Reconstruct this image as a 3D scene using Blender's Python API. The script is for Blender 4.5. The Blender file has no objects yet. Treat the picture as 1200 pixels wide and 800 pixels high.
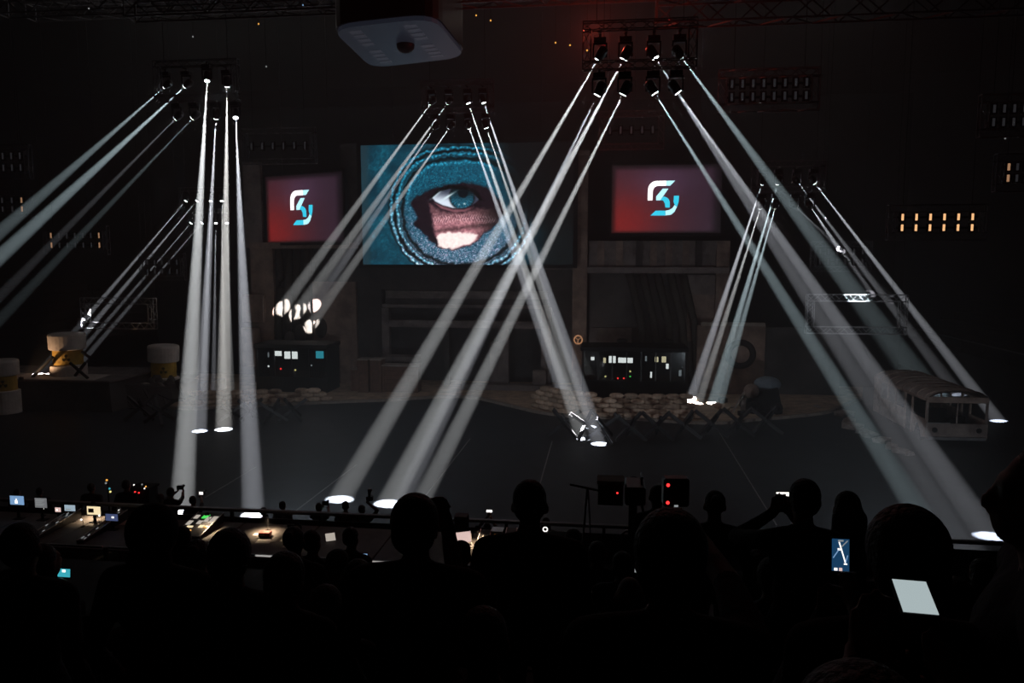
import bpy, bmesh, math, random
import numpy as np
from mathutils import Vector, Matrix, Euler, Quaternion
V = Vector
R_ = math.radians
random.seed(7)
rng = np.random.default_rng(11)
sc = bpy.context.scene
COL = sc.collection

# ------------------------------------------------------------------ camera
CAM = V((0, 0, 10)); FPX = 900.0
cam = bpy.data.cameras.new('camera'); cob = bpy.data.objects.new('camera', cam); COL.objects.link(cob)
cam.lens = 27.0; cam.sensor_width = 36.0; cam.clip_start = .05; cam.clip_end = 300
cob.location = CAM
cob.rotation_euler = (R_(90) - math.atan(100 / 900), 0, R_(7.28))
sc.camera = cob
RM = cob.rotation_euler.to_matrix()
def ray(px, py): return RM @ V(((px - 600) / FPX, -(py - 400) / FPX, -1))
def P(px, py, Y):
    d = ray(px, py); return CAM + d * (Y / d.y)          # point of the hall at stage depth Y
def FL(px, py, z=0.):
    d = ray(px, py); return CAM + d * ((z - CAM.z) / d.z)  # point on a level z

# ------------------------------------------------------------------ haze, exposure
w = bpy.data.worlds.new('hall_air'); sc.world = w; w.use_nodes = True
nt = w.node_tree; nt.nodes.clear()
wo = nt.nodes.new('ShaderNodeOutputWorld')
vs = nt.nodes.new('ShaderNodeVolumeScatter')
HAZE = 0.0045
vs.inputs['Density'].default_value = HAZE
vs.inputs['Color'].default_value = (.93, .97, 1, 1)
vs.inputs['Anisotropy'].default_value = 0.0
nt.links.new(vs.outputs[0], wo.inputs['Volume'])
vsn = sc.view_settings
vsn.view_transform = 'Standard'; vsn.look = 'None'; vsn.gamma = 1; vsn.use_curve_mapping = False
vsn.exposure = 0.0
try: sc.cycles.sample_clamp_indirect = 3.0
except Exception: pass
BEAM_W = 1750000.0

# lamp helpers; the unseen lamps below are added fill for the set
def spot(name, loc, target, watt, angle, col=(1, 1, 1), blend=.3, soft=.06, parent=None):
    l = bpy.data.lights.new(name, 'SPOT'); l.energy = watt; l.spot_size = R_(angle); l.spot_blend = blend
    l.shadow_soft_size = soft; l.color = col
    o = bpy.data.objects.new(name, l); COL.objects.link(o)
    o.rotation_mode = 'QUATERNION'
    o.location = loc; o.rotation_quaternion = (V(target) - V(loc)).to_track_quat('-Z', 'Y')
    return o
def area(name, loc, sx, sy, watt, col):
    l = bpy.data.lights.new(name, 'AREA'); l.shape = 'RECTANGLE'; l.size = sx; l.size_y = sy; l.energy = watt; l.color = col
    o = bpy.data.objects.new(name, l); COL.objects.link(o); o.location = loc; return o
area('top_fill', (-8, 47, 26.6), 50, 20, 420, (1, .94, .9))       # broad unseen fill added overhead to brighten set and floor
spot('front_fill', (-10, 20.3, .7), (-11, 56, 3), 2700, 78, (.78, .9, 1), 1, .1)  # unseen fill pair added behind the rail to brighten the set front
spot('front_fill', (9, 20.3, .7), (10, 55, 2), 2400, 78, (.8, .9, 1), 1, .1)

# ------------------------------------------------------------------ helpers
def link(name, me, parent=None, mat=None):
    o = bpy.data.objects.new(name, me); COL.objects.link(o)
    if mat is not None and me is not None and len(me.materials) == 0: me.materials.append(mat)
    if parent is not None: o.parent = parent
    return o
def tag(o, label=None, cat=None, group=None, kind=None):
    if label: o['label'] = label
    if cat: o['category'] = cat
    if group: o['group'] = group
    if kind: o['kind'] = kind
    return o
def empty(name, loc=(0, 0, 0), rz=0, label=None, cat=None, group=None):
    o = bpy.data.objects.new(name, None); COL.objects.link(o)
    o.location = loc; o.rotation_euler = (0, 0, rz); o.empty_display_size = .2
    return tag(o, label, cat, group)
def copy_tree(o, parent=None):
    c = o.copy(); COL.objects.link(c); c.parent = parent
    for ch in [x for x in bpy.data.objects if x.parent == o]:
        copy_tree(ch, c)
    return c

class MB:
    def __init__(s): s.v = []; s.f = []
    def add(s, vs, fs):
        n = len(s.v); s.v += [tuple(v) for v in vs]; s.f += [tuple(i + n for i in f) for f in fs]; return s
    def box(s, a, b):
        x0, y0, z0 = a; x1, y1, z1 = b
        return s.add([(x0,y0,z0),(x1,y0,z0),(x1,y1,z0),(x0,y1,z0),(x0,y0,z1),(x1,y0,z1),(x1,y1,z1),(x0,y1,z1)],
                     [(3,2,1,0),(4,5,6,7),(0,1,5,4),(1,2,6,5),(2,3,7,6),(3,0,4,7)])
    def cbox(s, c, d): return s.box([c[i]-d[i]/2 for i in range(3)], [c[i]+d[i]/2 for i in range(3)])
    def hexa(s, p): return s.add(p, [(3,2,1,0),(4,5,6,7),(0,1,5,4),(1,2,6,5),(2,3,7,6),(3,0,4,7)])
    def tube(s, pts, r, n=6, r1=None, cap=True):
        pts = [V(p) for p in pts]; base = len(s.v); m = len(pts)
        up = V((0, 0, 1))
        for i, p in enumerate(pts):
            t = (pts[min(i+1, m-1)] - pts[max(i-1, 0)]).normalized()
            a = t.cross(up)
            if a.length < .05: a = t.cross(V((0, 1, 0)))
            a.normalize(); b = t.cross(a).normalized()
            rr = r if r1 is None else r + (r1 - r) * i / (m - 1)
            for k in range(n):
                q = 2 * math.pi * (k + .5) / n
                s.v.append(tuple(p + a * math.cos(q) * rr + b * math.sin(q) * rr))
        for i in range(m - 1):
            for k in range(n):
                k2 = (k + 1) % n
                s.f.append((base+i*n+k, base+i*n+k2, base+(i+1)*n+k2, base+(i+1)*n+k))
        if cap:
            s.f.append(tuple(base + k for k in reversed(range(n))))
            s.f.append(tuple(base + (m-1)*n + k for k in range(n)))
        return s
    def lathe(s, prof, n=24, c=(0, 0, 0), cap=True):
        base = len(s.v); m = len(prof)
        for r, z in prof:
            for k in range(n):
                q = 2 * math.pi * k / n
                s.v.append((c[0] + r*math.cos(q), c[1] + r*math.sin(q), c[2] + z))
        for i in range(m - 1):
            for k in range(n):
                k2 = (k + 1) % n
                s.f.append((base+i*n+k, base+i*n+k2, base+(i+1)*n+k2, base+(i+1)*n+k))
        if cap:
            s.f.append(tuple(base + k for k in reversed(range(n))))
            s.f.append(tuple(base + (m-1)*n + k for k in range(n)))
        return s
    def torus(s, c, R, r, ax='y', n=24, m=8, sx=1.0):
        base = len(s.v)
        for i in range(n):
            a = 2*math.pi*i/n
            for k in range(m):
                b = 2*math.pi*k/m
                u = (R + r*math.cos(b))*math.cos(a); v = (R + r*math.cos(b))*math.sin(a); t = r*math.sin(b)*sx
                p = {'y': (u, t, v), 'z': (u, v, t), 'x': (t, u, v)}[ax]
                s.v.append((c[0]+p[0], c[1]+p[1], c[2]+p[2]))
        for i in range(n):
            for k in range(m):
                s.f.append((base+i*m+k, base+((i+1)%n)*m+k, base+((i+1)%n)*m+(k+1)%m, base+i*m+(k+1)%m))
        return s
    def prism(s, poly, y0, y1):                     # polygon in x,z extruded along y
        n = len(poly); base = len(s.v)
        s.v += [(x, y0, z) for x, z in poly] + [(x, y1, z) for x, z in poly]
        s.f.append(tuple(base + i for i in range(n))); s.f.append(tuple(base + n + i for i in reversed(range(n))))
        for i in range(n): s.f.append((base+i, base+n+i, base+n+(i+1)%n, base+(i+1)%n))
        return s
    def prism_z(s, poly, z0, z1):                   # polygon in x,y extruded along z
        n = len(poly); base = len(s.v)
        s.v += [(x, y, z0) for x, y in poly] + [(x, y, z1) for x, y in poly]
        s.f.append(tuple(base + i for i in reversed(range(n)))); s.f.append(tuple(base + n + i for i in range(n)))
        for i in range(n): s.f.append((base+i, base+(i+1)%n, base+n+(i+1)%n, base+n+i))
        return s
    def ball(s, c, r, n=12, m=8):
        r = (r, r, r) if isinstance(r, (int, float)) else r
        base = len(s.v)
        for i in range(m + 1):
            t = math.pi * i / m
            for k in range(n):
                q = 2*math.pi*k/n
                s.v.append((c[0]+r[0]*math.sin(t)*math.cos(q), c[1]+r[1]*math.sin(t)*math.sin(q), c[2]+r[2]*math.cos(t)))
        for i in range(m):
            for k in range(n):
                s.f.append((base+i*n+k, base+(i+1)*n+k, base+(i+1)*n+(k+1)%n, base+i*n+(k+1)%n))
        return s
    def mesh(s, name, smooth=False):
        me = bpy.data.meshes.new(name); me.from_pydata(s.v, [], s.f)
        bm = bmesh.new(); bm.from_mesh(me)
        bmesh.ops.remove_doubles(bm, verts=bm.verts, dist=1e-5)
        bmesh.ops.recalc_face_normals(bm, faces=bm.faces)
        bm.to_mesh(me); bm.free()
        if smooth:
            me.polygons.foreach_set('use_smooth', [True] * len(me.polygons))
        me.update(); return me
    def build(s, name, mat, parent=None, smooth=False, bevel=0):
        me = s.mesh(name, smooth)
        if bevel:
            bm = bmesh.new(); bm.from_mesh(me)
            bmesh.ops.bevel(bm, geom=bm.edges[:], offset=bevel, segments=1, affect='EDGES', clamp_overlap=True)
            bm.to_mesh(me); bm.free()
        return link(name, me, parent, mat)

# ------------------------------------------------------------------ materials
def mat(name, col, rough=.7, metal=0., var=.35, scale=4., bump=0., bscale=20., col2=None, vary=0., spec=.3):
    m = bpy.data.materials.new(name); m.use_nodes = True
    n = m.node_tree.nodes; l = m.node_tree.links
    b = n['Principled BSDF']
    b.inputs['Roughness'].default_value = rough; b.inputs['Metallic'].default_value = metal
    b.inputs['Specular IOR Level'].default_value = spec
    tc = n.new('ShaderNodeTexCoord'); ns = n.new('ShaderNodeTexNoise')
    ns.inputs['Scale'].default_value = scale; ns.inputs['Detail'].default_value = 6; ns.inputs['Roughness'].default_value = .65
    l.new(tc.outputs['Object'], ns.inputs['Vector'])
    rp = n.new('ShaderNodeValToRGB')
    c2 = col2 if col2 else tuple(c * (1 - var) for c in col)
    c1 = col if col2 else tuple(min(1, c * (1 + var)) for c in col)
    rp.color_ramp.elements[0].position = .34; rp.color_ramp.elements[1].position = .66
    rp.color_ramp.elements[0].color = (*c2, 1); rp.color_ramp.elements[1].color = (*c1, 1)
    l.new(ns.outputs['Fac'], rp.inputs['Fac'])
    out = rp.outputs['Color']
    if vary:
        oi = n.new('ShaderNodeObjectInfo'); mr = n.new('ShaderNodeMapRange')
        mr.inputs['To Min'].default_value = 1 - vary; mr.inputs['To Max'].default_value = 1 + vary
        l.new(oi.outputs['Random'], mr.inputs['Value'])
        mx = n.new('ShaderNodeVectorMath'); mx.operation = 'SCALE'
        l.new(out, mx.inputs[0]); l.new(mr.outputs['Result'], mx.inputs['Scale']); out = mx.outputs['Vector']
    l.new(out, b.inputs['Base Color'])
    if bump:
        n2 = n.new('ShaderNodeTexNoise'); n2.inputs['Scale'].default_value = bscale; n2.inputs['Detail'].default_value = 4
        l.new(tc.outputs['Object'], n2.inputs['Vector'])
        bp = n.new('ShaderNodeBump'); bp.inputs['Strength'].default_value = bump; bp.inputs['Distance'].default_value = .05
        l.new(n2.outputs['Fac'], bp.inputs['Height']); l.new(bp.outputs['Normal'], b.inputs['Normal'])
    return m
def emis(name, col, strength):
    m = bpy.data.materials.new(name); m.use_nodes = True
    b = m.node_tree.nodes['Principled BSDF']
    b.inputs['Base Color'].default_value = (.01, .01, .01, 1); b.inputs['Roughness'].default_value = .4
    b.inputs['Emission Color'].default_value = (*col, 1); b.inputs['Emission Strength'].default_value = strength
    m.cycles.emission_sampling = 'NONE'
    return m
def emis_attr(name, strength):
    m = bpy.data.materials.new(name); m.use_nodes = True
    n = m.node_tree.nodes; b = n['Principled BSDF']
    b.inputs['Base Color'].default_value = (.01, .01, .01, 1); b.inputs['Roughness'].default_value = .6
    a = n.new('ShaderNodeVertexColor'); a.layer_name = 'picture'
    m.node_tree.links.new(a.outputs['Color'], b.inputs['Emission Color'])
    b.inputs['Emission Strength'].default_value = strength
    m.cycles.emission_sampling = 'NONE'
    return m
def glassmat(name, col, alpha):
    m = bpy.data.materials.new(name); m.use_nodes = True
    n = m.node_tree.nodes; l = m.node_tree.links
    o = n['Material Output']; n.remove(n['Principled BSDF'])
    t = n.new('ShaderNodeBsdfTransparent'); g = n.new('ShaderNodeBsdfGlossy'); g.inputs['Roughness'].default_value = .08
    t.inputs['Color'].default_value = (*col, 1); mx = n.new('ShaderNodeMixShader'); mx.inputs[0].default_value = alpha
    l.new(t.outputs[0], mx.inputs[1]); l.new(g.outputs[0], mx.inputs[2]); l.new(mx.outputs[0], o.inputs['Surface'])
    return m
M = dict(
    asphalt=mat('asphalt', (.024, .029, .036), .62, var=.25, scale=.8, bump=.12, bscale=30, spec=.35),
    line=mat('floor_paint', (.30, .31, .32), .8, var=.3, scale=6),
    sand=mat('sandy_pavement', (.42, .32, .24), .95, var=.4, scale=1.2, bump=.3, bscale=8),
    curb=mat('curb_stone', (.26, .22, .19), .9, var=.3, scale=3, bump=.2),
    dark=mat('hall_black', (.012, .012, .013), .95, var=.3, scale=.5, spec=.05),
    black=mat('matt_black', (.012, .012, .013), .8, var=.3, scale=3, spec=.15),
    blackg=mat('black_plastic', (.015, .015, .016), .35, var=.2, scale=4),
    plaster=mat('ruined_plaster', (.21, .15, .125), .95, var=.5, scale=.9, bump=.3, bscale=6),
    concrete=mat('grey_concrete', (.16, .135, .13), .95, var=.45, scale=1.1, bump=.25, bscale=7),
    darkwall=mat('dark_wall', (.055, .05, .05), .95, var=.5, scale=.7, bump=.2, bscale=5),  # plain dark wall tone, used inside recesses too
    cloth=mat('grey_drape', (.04, .035, .031), .95, var=.35, scale=1.5, bump=.2, bscale=9),
    alu=mat('truss_aluminium', (.45, .45, .46), .4, metal=.7, var=.15, scale=6),
    alud=mat('dull_aluminium', (.16, .16, .17), .5, metal=.6, var=.2, scale=6),
    bag=mat('sandbag_burlap', (.52, .39, .30), .95, var=.3, scale=5, bump=.4, bscale=40, vary=.3),
    steel=mat('dark_steel', (.05, .05, .053), .5, metal=.2, var=.35, scale=4, bump=.1, vary=.15),
    rust=mat('rusted_paint', (.48, .37, .32), .8, var=.3, scale=1.6, bump=.25, bscale=14, col2=(.18, .125, .10)),
    roofrust=mat('weathered_roof', (.40, .34, .31), .75, scale=1.2, bump=.2, bscale=10, col2=(.18, .14, .13)),
    white=mat('chalky_white', (.62, .56, .52), .85, var=.15, scale=2, bump=.1),
    yellow=mat('drum_yellow', (.62, .40, .07), .7, scale=2.2, bump=.1, col2=(.40, .24, .05)),
    mark=mat('black_paint', (.008, .008, .008), .8, var=.2),
    crate=mat('crate_wood', (.15, .08, .058), .85, var=.35, scale=3, bump=.2, bscale=12, vary=.2),
    tyre=mat('tyre_rubber', (.012, .012, .012), .9, var=.3, scale=5, bump=.2),
    rubble=mat('pale_rubble', (.30, .26, .24), .95, var=.4, scale=2.5, bump=.4, bscale=12, vary=.25),
    grey=mat('pale_grey_panel', (.20, .20, .21), .7, var=.2, scale=2),
    desk=mat('desk_grey', (.13, .12, .115), .6, var=.2, scale=3),
    paper=mat('paper_white', (.75, .73, .70), .8, var=.06, scale=5),
    red=mat('red_plastic', (.45, .03, .03), .5, var=.2),
    silver=mat('silver_metal', (.55, .53, .52), .35, metal=.6, var=.1),
    glass=glassmat('dark_glass', (.75, .8, .82), .06),
    skin=mat('skin', (.30, .17, .125), .6, var=.15, scale=8, vary=.25),
    cloth1=mat('dark_clothing', (.030, .029, .033), .9, var=.3, scale=6, bump=.2, bscale=18, vary=.7),
    cloth2=mat('grey_clothing', (.12, .12, .13), .9, var=.3, scale=6, bump=.2, bscale=18, vary=.5),
    trouser=mat('dark_trousers', (.018, .019, .026), .9, var=.3, scale=5, bump=.2, vary=.3),
    hair=mat('dark_hair', (.016, .012, .010), .55, var=.4, scale=20, bump=.5, bscale=60, vary=.5),
    greyhair=mat('grey_hair', (.16, .15, .145), .6, var=.3, scale=20, bump=.5, bscale=60),
    eyeball=mat('eyeball', (.4, .38, .36), .2, var=.1),
    lens=emis('beam_lens', (.9, .95, 1), 14.0),
    warm=emis('warm_lamp', (1, .55, .25), 1.1),
    warmd=emis('faint_warm_lamp', (1, .55, .3), .35),
    coldd=emis('faint_cold_lamp', (.8, .8, .9), .02),
    white_on=emis('lit_white', (1, .97, .92), 1.5),
    cream_on=emis('lit_cream', (1, .82, .5), 1.0),
    blue_on=emis('lit_blue', (.25, .45, .75), .8),
    cyan_on=emis('lit_cyan', (.05, .45, .55), .9),
    green_on=emis('lit_green', (.1, 1, .15), .8),
    orange_on=emis('lit_orange', (1, .45, .08), 1.2),
    red_on=emis('lit_red', (1, .03, .03), 2.2),
    yel_on=emis('lit_yellow', (1, .85, .3), 1.2),
    pink_on=emis('lit_pinkish', (1, .72, .66), .75),
    dimwhite_on=emis('dim_white', (.75, .8, .82), .32),
    sheet_on=emis('lit_sheet', (1, .9, .78), .45),
    strip=emis('rail_glint_glow', (1, .96, .92), .35),  # glow colour for the painted handrail glints
    shell=mat('seat_plastic', (.014, .014, .018), .6, var=.2),
)

# ------------------------------------------------------------------ structure: hall
HX0, HX1, HY1, HZ = -62, 46, 78, 27
tag(MB().box((HX0, 19, -.4), (HX1, HY1, 0)).build('floor', M['asphalt']), kind='structure')
floor = bpy.data.objects['floor']
def floor_line(a, b, wd=.05):
    a = FL(*a); b = FL(*b); d = (b - a).normalized(); n = V((-d.y, d.x, 0)) * wd / 2
    MB().hexa([a-n, a+n, b+n, b-n, a-n+V((0,0,.006)), a+n+V((0,0,.006)), b+n+V((0,0,.006)), b-n+V((0,0,.006))]).build('floor_line', M['line'], floor)
for a, b in [((330, 611), (418, 544)), ((478, 607), (551, 514)), ((617, 622), (647, 517)), ((910, 615), (839, 500)), ((240, 583), (300, 547))]:
    floor_line(a, b)
tag(MB().box((HX0-.6, -4, -.4), (HX0, HY1, HZ)).build('wall_left', M['dark']), kind='structure')
tag(MB().box((HX1, -4, -.4), (HX1+.6, HY1, HZ)).build('wall_right', M['dark']), kind='structure')
tag(MB().box((HX0, HY1, -.4), (HX1, HY1+.6, HZ)).build('wall_back', M['dark']), kind='structure')
tag(MB().box((HX0, -4.6, -.4), (HX1, -4, HZ)).build('wall_front', M['dark']), kind='structure')
tag(MB().box((HX0, -4.6, HZ), (HX1, HY1, HZ+.5)).build('ceiling', M['dark']), kind='structure')

# tribune: rows that step down towards the stage, each with a bench
ROW, RISE, Z0 = .85, .27, 8.3
def row_z(k): return Z0 - RISE * k
steps = empty('tribune'); tag(steps, kind='structure')
for k in range(-3, 13):
    y0, y1 = ROW*k - .425, ROW*k + .425
    MB().box((HX0, y0, -.4), (HX1, y1, row_z(k))).build('step', M['dark'], steps)
    if k >= 1:
        MB().box((HX0+1, y0+.06, row_z(k)+.36), (HX1-1, y0+.40, row_z(k)+.42)).build('bench', M['shell'], steps)
        sup = MB()
        for q in range(24): sup.box((HX0+2+q*4.4, y0+.18, row_z(k)), (HX0+2.08+q*4.4, y0+.28, row_z(k)+.36))
        sup.build('bench_support', M['black'], steps)
# pale nosing strips on the step edges
for (xa, xb, k) in ((232, 350, 4), (640, 735, 6), (880, 985, 3)):
    Y = ROW*k + .425
    MB().box((P(xa, 690, Y).x, Y-.045, row_z(k)), (P(xb, 690, Y).x, Y+.004, row_z(k)+.012)).build('step_nosing', M['alu'], steps)
PZ = 3.7
y_p0 = ROW*12 + .425
plat = tag(MB().box((HX0, y_p0, -.4), (HX1, 15.35, PZ)).build('trim_1', M['dark']), kind='structure')       # desk platform
plat2 = tag(MB().box((HX0, 15.35, -.4), (HX1, 19.0, 2.45)).build('trim_2', M['dark']), kind='structure')     # lower step
# front rail of the platform
rail = empty('front_rail', (0, 15.15, PZ), label='long black front rail with dark infill panels before the desks', cat='railing')
MB().box((-26, -.05, .84), (14, .07, .90)).build('top_bar', mat('rail_metal', (.22, .22, .23), .45, var=.2), rail, bevel=.012)
for i in range(21):
    MB().box((-25.96+i*1.99, -.03, 0), (-25.9+i*1.99, .03, .84)).build('post', M['black'], rail)
for i in range(20):
    MB().box((-25.9+i*1.99, -.012, .08), (-23.97+i*1.99, .012, .72)).build('infill_panel', M['grey'] if i == 12 else M['desk'] if i in (7, 8, 9) else M['black'], rail)

# pavement in front of the set, with its curb
curb_px = [(196, 478), (225, 480), (290, 477), (400, 472), (455, 470), (520, 466), (560, 468), (600, 477), (650, 487), (740, 492), (830, 497), (885, 493), (960, 486), (985, 478), (1010, 468)]
cpts = []
ctl = [FL(*p) for p in curb_px]
for i in range(len(ctl)-1):
    p0, p1, p2, p3 = ctl[max(i-1,0)], ctl[i], ctl[i+1], ctl[min(i+2, len(ctl)-1)]
    for t in (0, .25, .5, .75):
        cpts.append(.5*((2*p1)+(p2-p0)*t+(2*p0-5*p1+4*p2-p3)*t*t+(3*p1-p0-3*p2+p3)*t**3))
cpts.append(ctl[-1])
poly = [(p.x, p.y) for p in cpts] + [(cpts[-1].x+2, 62), (cpts[0].x-6, 62)]
tag(MB().prism_z(poly, 0, .12).build('trim_3', M['sand']), kind='structure')
pave = bpy.data.objects['trim_3']
for i in range(0, len(cpts)-1):
    a, b = cpts[i], cpts[i+1]; d = (b-a); L = d.length; d.normalize(); n = V((-d.y, d.x, 0))
    a2, b2 = a + d*.015, b - d*.015
    MB().hexa([a2-n*.12, b2-n*.12, b2+n*.16, a2+n*.16] + [q+V((0,0,.17)) for q in (a2-n*.12, b2-n*.12, b2+n*.16, a2+n*.16)]).build('curb_stone', M['curb'], pave)

# stands on the right beyond the bus
st = empty('stand_right'); tag(st, kind='structure')
for k in range(8):
    MB().box((27+k*1.6, 26, -.4), (28.6+k*1.6, 76, 2.6+k*.75)).build('step', M['dark'], st)
MB().box((26.9, 26, 3.55), (27.0, 76, 3.63)).build('handrail', M['alud'], st)
for k in range(14): MB().box((26.92, 27+k*3.6, 2.6), (26.98, 27.06+k*3.6, 3.55)).build('rail_post', M['black'], st)
# stand on the left
sl = empty('stand_left'); tag(sl, kind='structure')
for k in range(8):
    MB().box((-46-k*1.6-1.6, 26, -.4), (-46-k*1.6, 76, 2.6+k*.75)).build('step', M['dark'], sl)

# ------------------------------------------------------------------ scenery: ruined facade behind the stage
def rect(mb, x0, y0, x1, y1, Y, th=.4):
    """a slab at depth Y covering the px rectangle measured on the photograph; thickness goes back"""
    a = P(x0, y1, Y); b = P(x1, y0, Y)
    a2 = P(x0, y0, Y); b2 = P(x1, y1, Y)
    X0 = (a.x+a2.x)/2; X1 = (b.x+b2.x)/2; ZA = (P((x0+x1)/2, y1, Y)).z; ZB = (P((x0+x1)/2, y0, Y)).z
    mb.box((X0, Y, max(ZA, .12)), (X1, Y+th, ZB)); return mb
def slab(name, m, parent, r, Y, th=.4, bevel=0):
    return rect(MB(), *r, Y, th).build(name, m, parent, bevel=bevel)
def reparent_origin(root): pass

fl = empty('ruined_tower', label='brown plastered ruin tower under the screen beside the crates', cat='scenery wall')
slab('wall_panel', M['plaster'], fl, (296, 290, 322, 462), 57.0)
slab('wall_panel', M['plaster'], fl, (368, 330, 418, 466), 57.0)
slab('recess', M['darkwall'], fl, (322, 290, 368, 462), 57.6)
slab('ledge', M['plaster'], fl, (292, 284, 418, 291), 56.6, .8)
slab('upper_wall', M['concrete'], fl, (286, 190, 306, 290), 57.2)
slab('upper_wall', M['darkwall'], fl, (400, 168, 424, 330), 57.4)
slab('side_block', M['plaster'], fl, (283, 345, 309, 378), 56.4, .5, .05)
slab('side_block', M['plaster'], fl, (283, 384, 303, 430), 56.4, .5, .05)
for i, x in enumerate((326, 337, 348, 359)):             # hanging drape folds
    top = P(x, 292, 57.1); bot = P(x+2, 408, 57.1)
    pts = [top + (bot-top)*t + V((math.sin(t*5+i)*.12, math.sin(t*7+i*2)*.1, 0)) for t in [j/10 for j in range(11)]]
    MB().tube(pts, .27, 8, .34).build('drape_fold', M['cloth'], fl, smooth=True)
for i, (x, y) in enumerate(((352, 392), (376, 384), (340, 400))):
    c = P(x, y, 56.7); MB().ball((c.x, c.y, c.z), (.5, .35, .8)).build('drape_bundle', M['cloth'], fl, smooth=True)

fc = empty('ruined_portal', label='wide dark portal front with pale window frames below the eye screen', cat='scenery wall')
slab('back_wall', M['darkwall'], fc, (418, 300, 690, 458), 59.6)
slab('parapet', M['darkwall'], fc, (424, 312, 672, 340), 57.2, .8)
slab('lintel', M['concrete'], fc, (452, 341, 642, 350), 57.0, 1.0)
slab('dark_lintel', M['darkwall'], fc, (452, 350, 642, 358), 57.3, 1.0)
slab('cornice', M['concrete'], fc, (448, 357, 642, 361), 56.9, .9)
slab('transom', M['concrete'], fc, (456, 376, 642, 384), 57.0, .5)
slab('frame_post', M['concrete'], fc, (448, 361, 456, 446), 57.0, .6)
slab('frame_post', M['concrete'], fc, (584, 384, 596, 456), 57.0, .6)
slab('frame_post', M['concrete'], fc, (634, 361, 646, 456), 57.0, .6)
slab('frame_post', M['darkwall'], fc, (520, 384, 526, 456), 57.4, .6)
slab('door_jamb', M['concrete'], fc, (574, 400, 586, 456), 57.2, .5)
slab('side_pier', M['darkwall'], fc, (418, 330, 448, 458), 57.6, .8)
slab('low_block', M['concrete'], fc, (624, 434, 640, 452), 56.2, .5, .05)
slab('threshold', M['concrete'], fc, (540, 452, 690, 458), 55.5, 1.0)
slab('pillar', M['plaster'], fc, (671, 180, 688, 452), 56.6, .8)
slab('pillar_cap', M['plaster'], fc, (668, 176, 691, 182), 56.4, 1.1)
slab('side_beam', M['concrete'], fc, (638, 305, 671, 316), 57.0, .5)
slab('balcony_floor', M['concrete'], fc, (446, 418, 488, 424), 55.6, 1.4)

fr = empty('ruined_apartment_front', label='grey ruined apartment front with slanting ribs behind the long booth', cat='scenery wall')
slab('upper_wall', M['concrete'], fr, (690, 282, 853, 316), 57.3)
slab('cornice', M['concrete'], fr, (688, 313, 855, 320), 56.7, .9)
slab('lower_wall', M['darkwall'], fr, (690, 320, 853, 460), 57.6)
slab('patch', M['concrete'], fr, (800, 322, 850, 345), 57.4, .3)
slab('patch', M['concrete'], fr, (690, 384, 740, 440), 57.4, .3)
slab('patch', M['plaster'], fr, (805, 345, 850, 400), 57.5, .3)
slab('edge_pier', M['plaster'], fr, (838, 282, 853, 460), 57.0, .5)
for x in (700, 722, 745, 762, 780, 800, 815):
    slab('upper_strip', M['darkwall'] if x % 2 else M['plaster'], fr, (x, 282, x+8, 312), 57.15, .3)
for i, x in enumerate((738, 753, 770, 786, 800)):
    a = P(x, 320, 57.2); b = P(x+14, 380, 57.0); c = P(x+18, 450, 56.9)
    pts = [a.lerp(b, t) if t < 1 else b for t in (0, .33, .66, 1)] + [b.lerp(c, t) for t in (.33, .66, 1)]
    MB().tube(pts, .30, 8, .26).build('slanting_rib', M['cloth'], fr, smooth=True)

fw = empty('tan_scenery_wall', label='low tan wall piece with a dark round tyre mark right of the long booth', cat='scenery wall')
slab('wall_panel', M['plaster'], fw, (855, 381, 896, 462), 56.0)
slab('wall_panel', M['plaster'], fw, (816, 381, 854, 462), 56.2)
slab('top_edge', M['curb'], fw, (822, 378, 897, 382), 55.9, .5)
slab('dark_panel', M['darkwall'], fw, (896, 384, 985, 464), 56.6)
c = P(868, 415, 55.95); MB().torus((c.x, c.y, c.z), .85, .22, 'y', 24, 8).build('wall_tyre', M['tyre'], fw, smooth=True)

# dark backing behind everything (black stage cloth)
bk = tag(rect(MB(), 180, 120, 1060, 470, 60.6, .1).build('stage_backcloth', M['dark']), 'tall black stage cloth hung behind the ruin scenery', 'backdrop')

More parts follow.
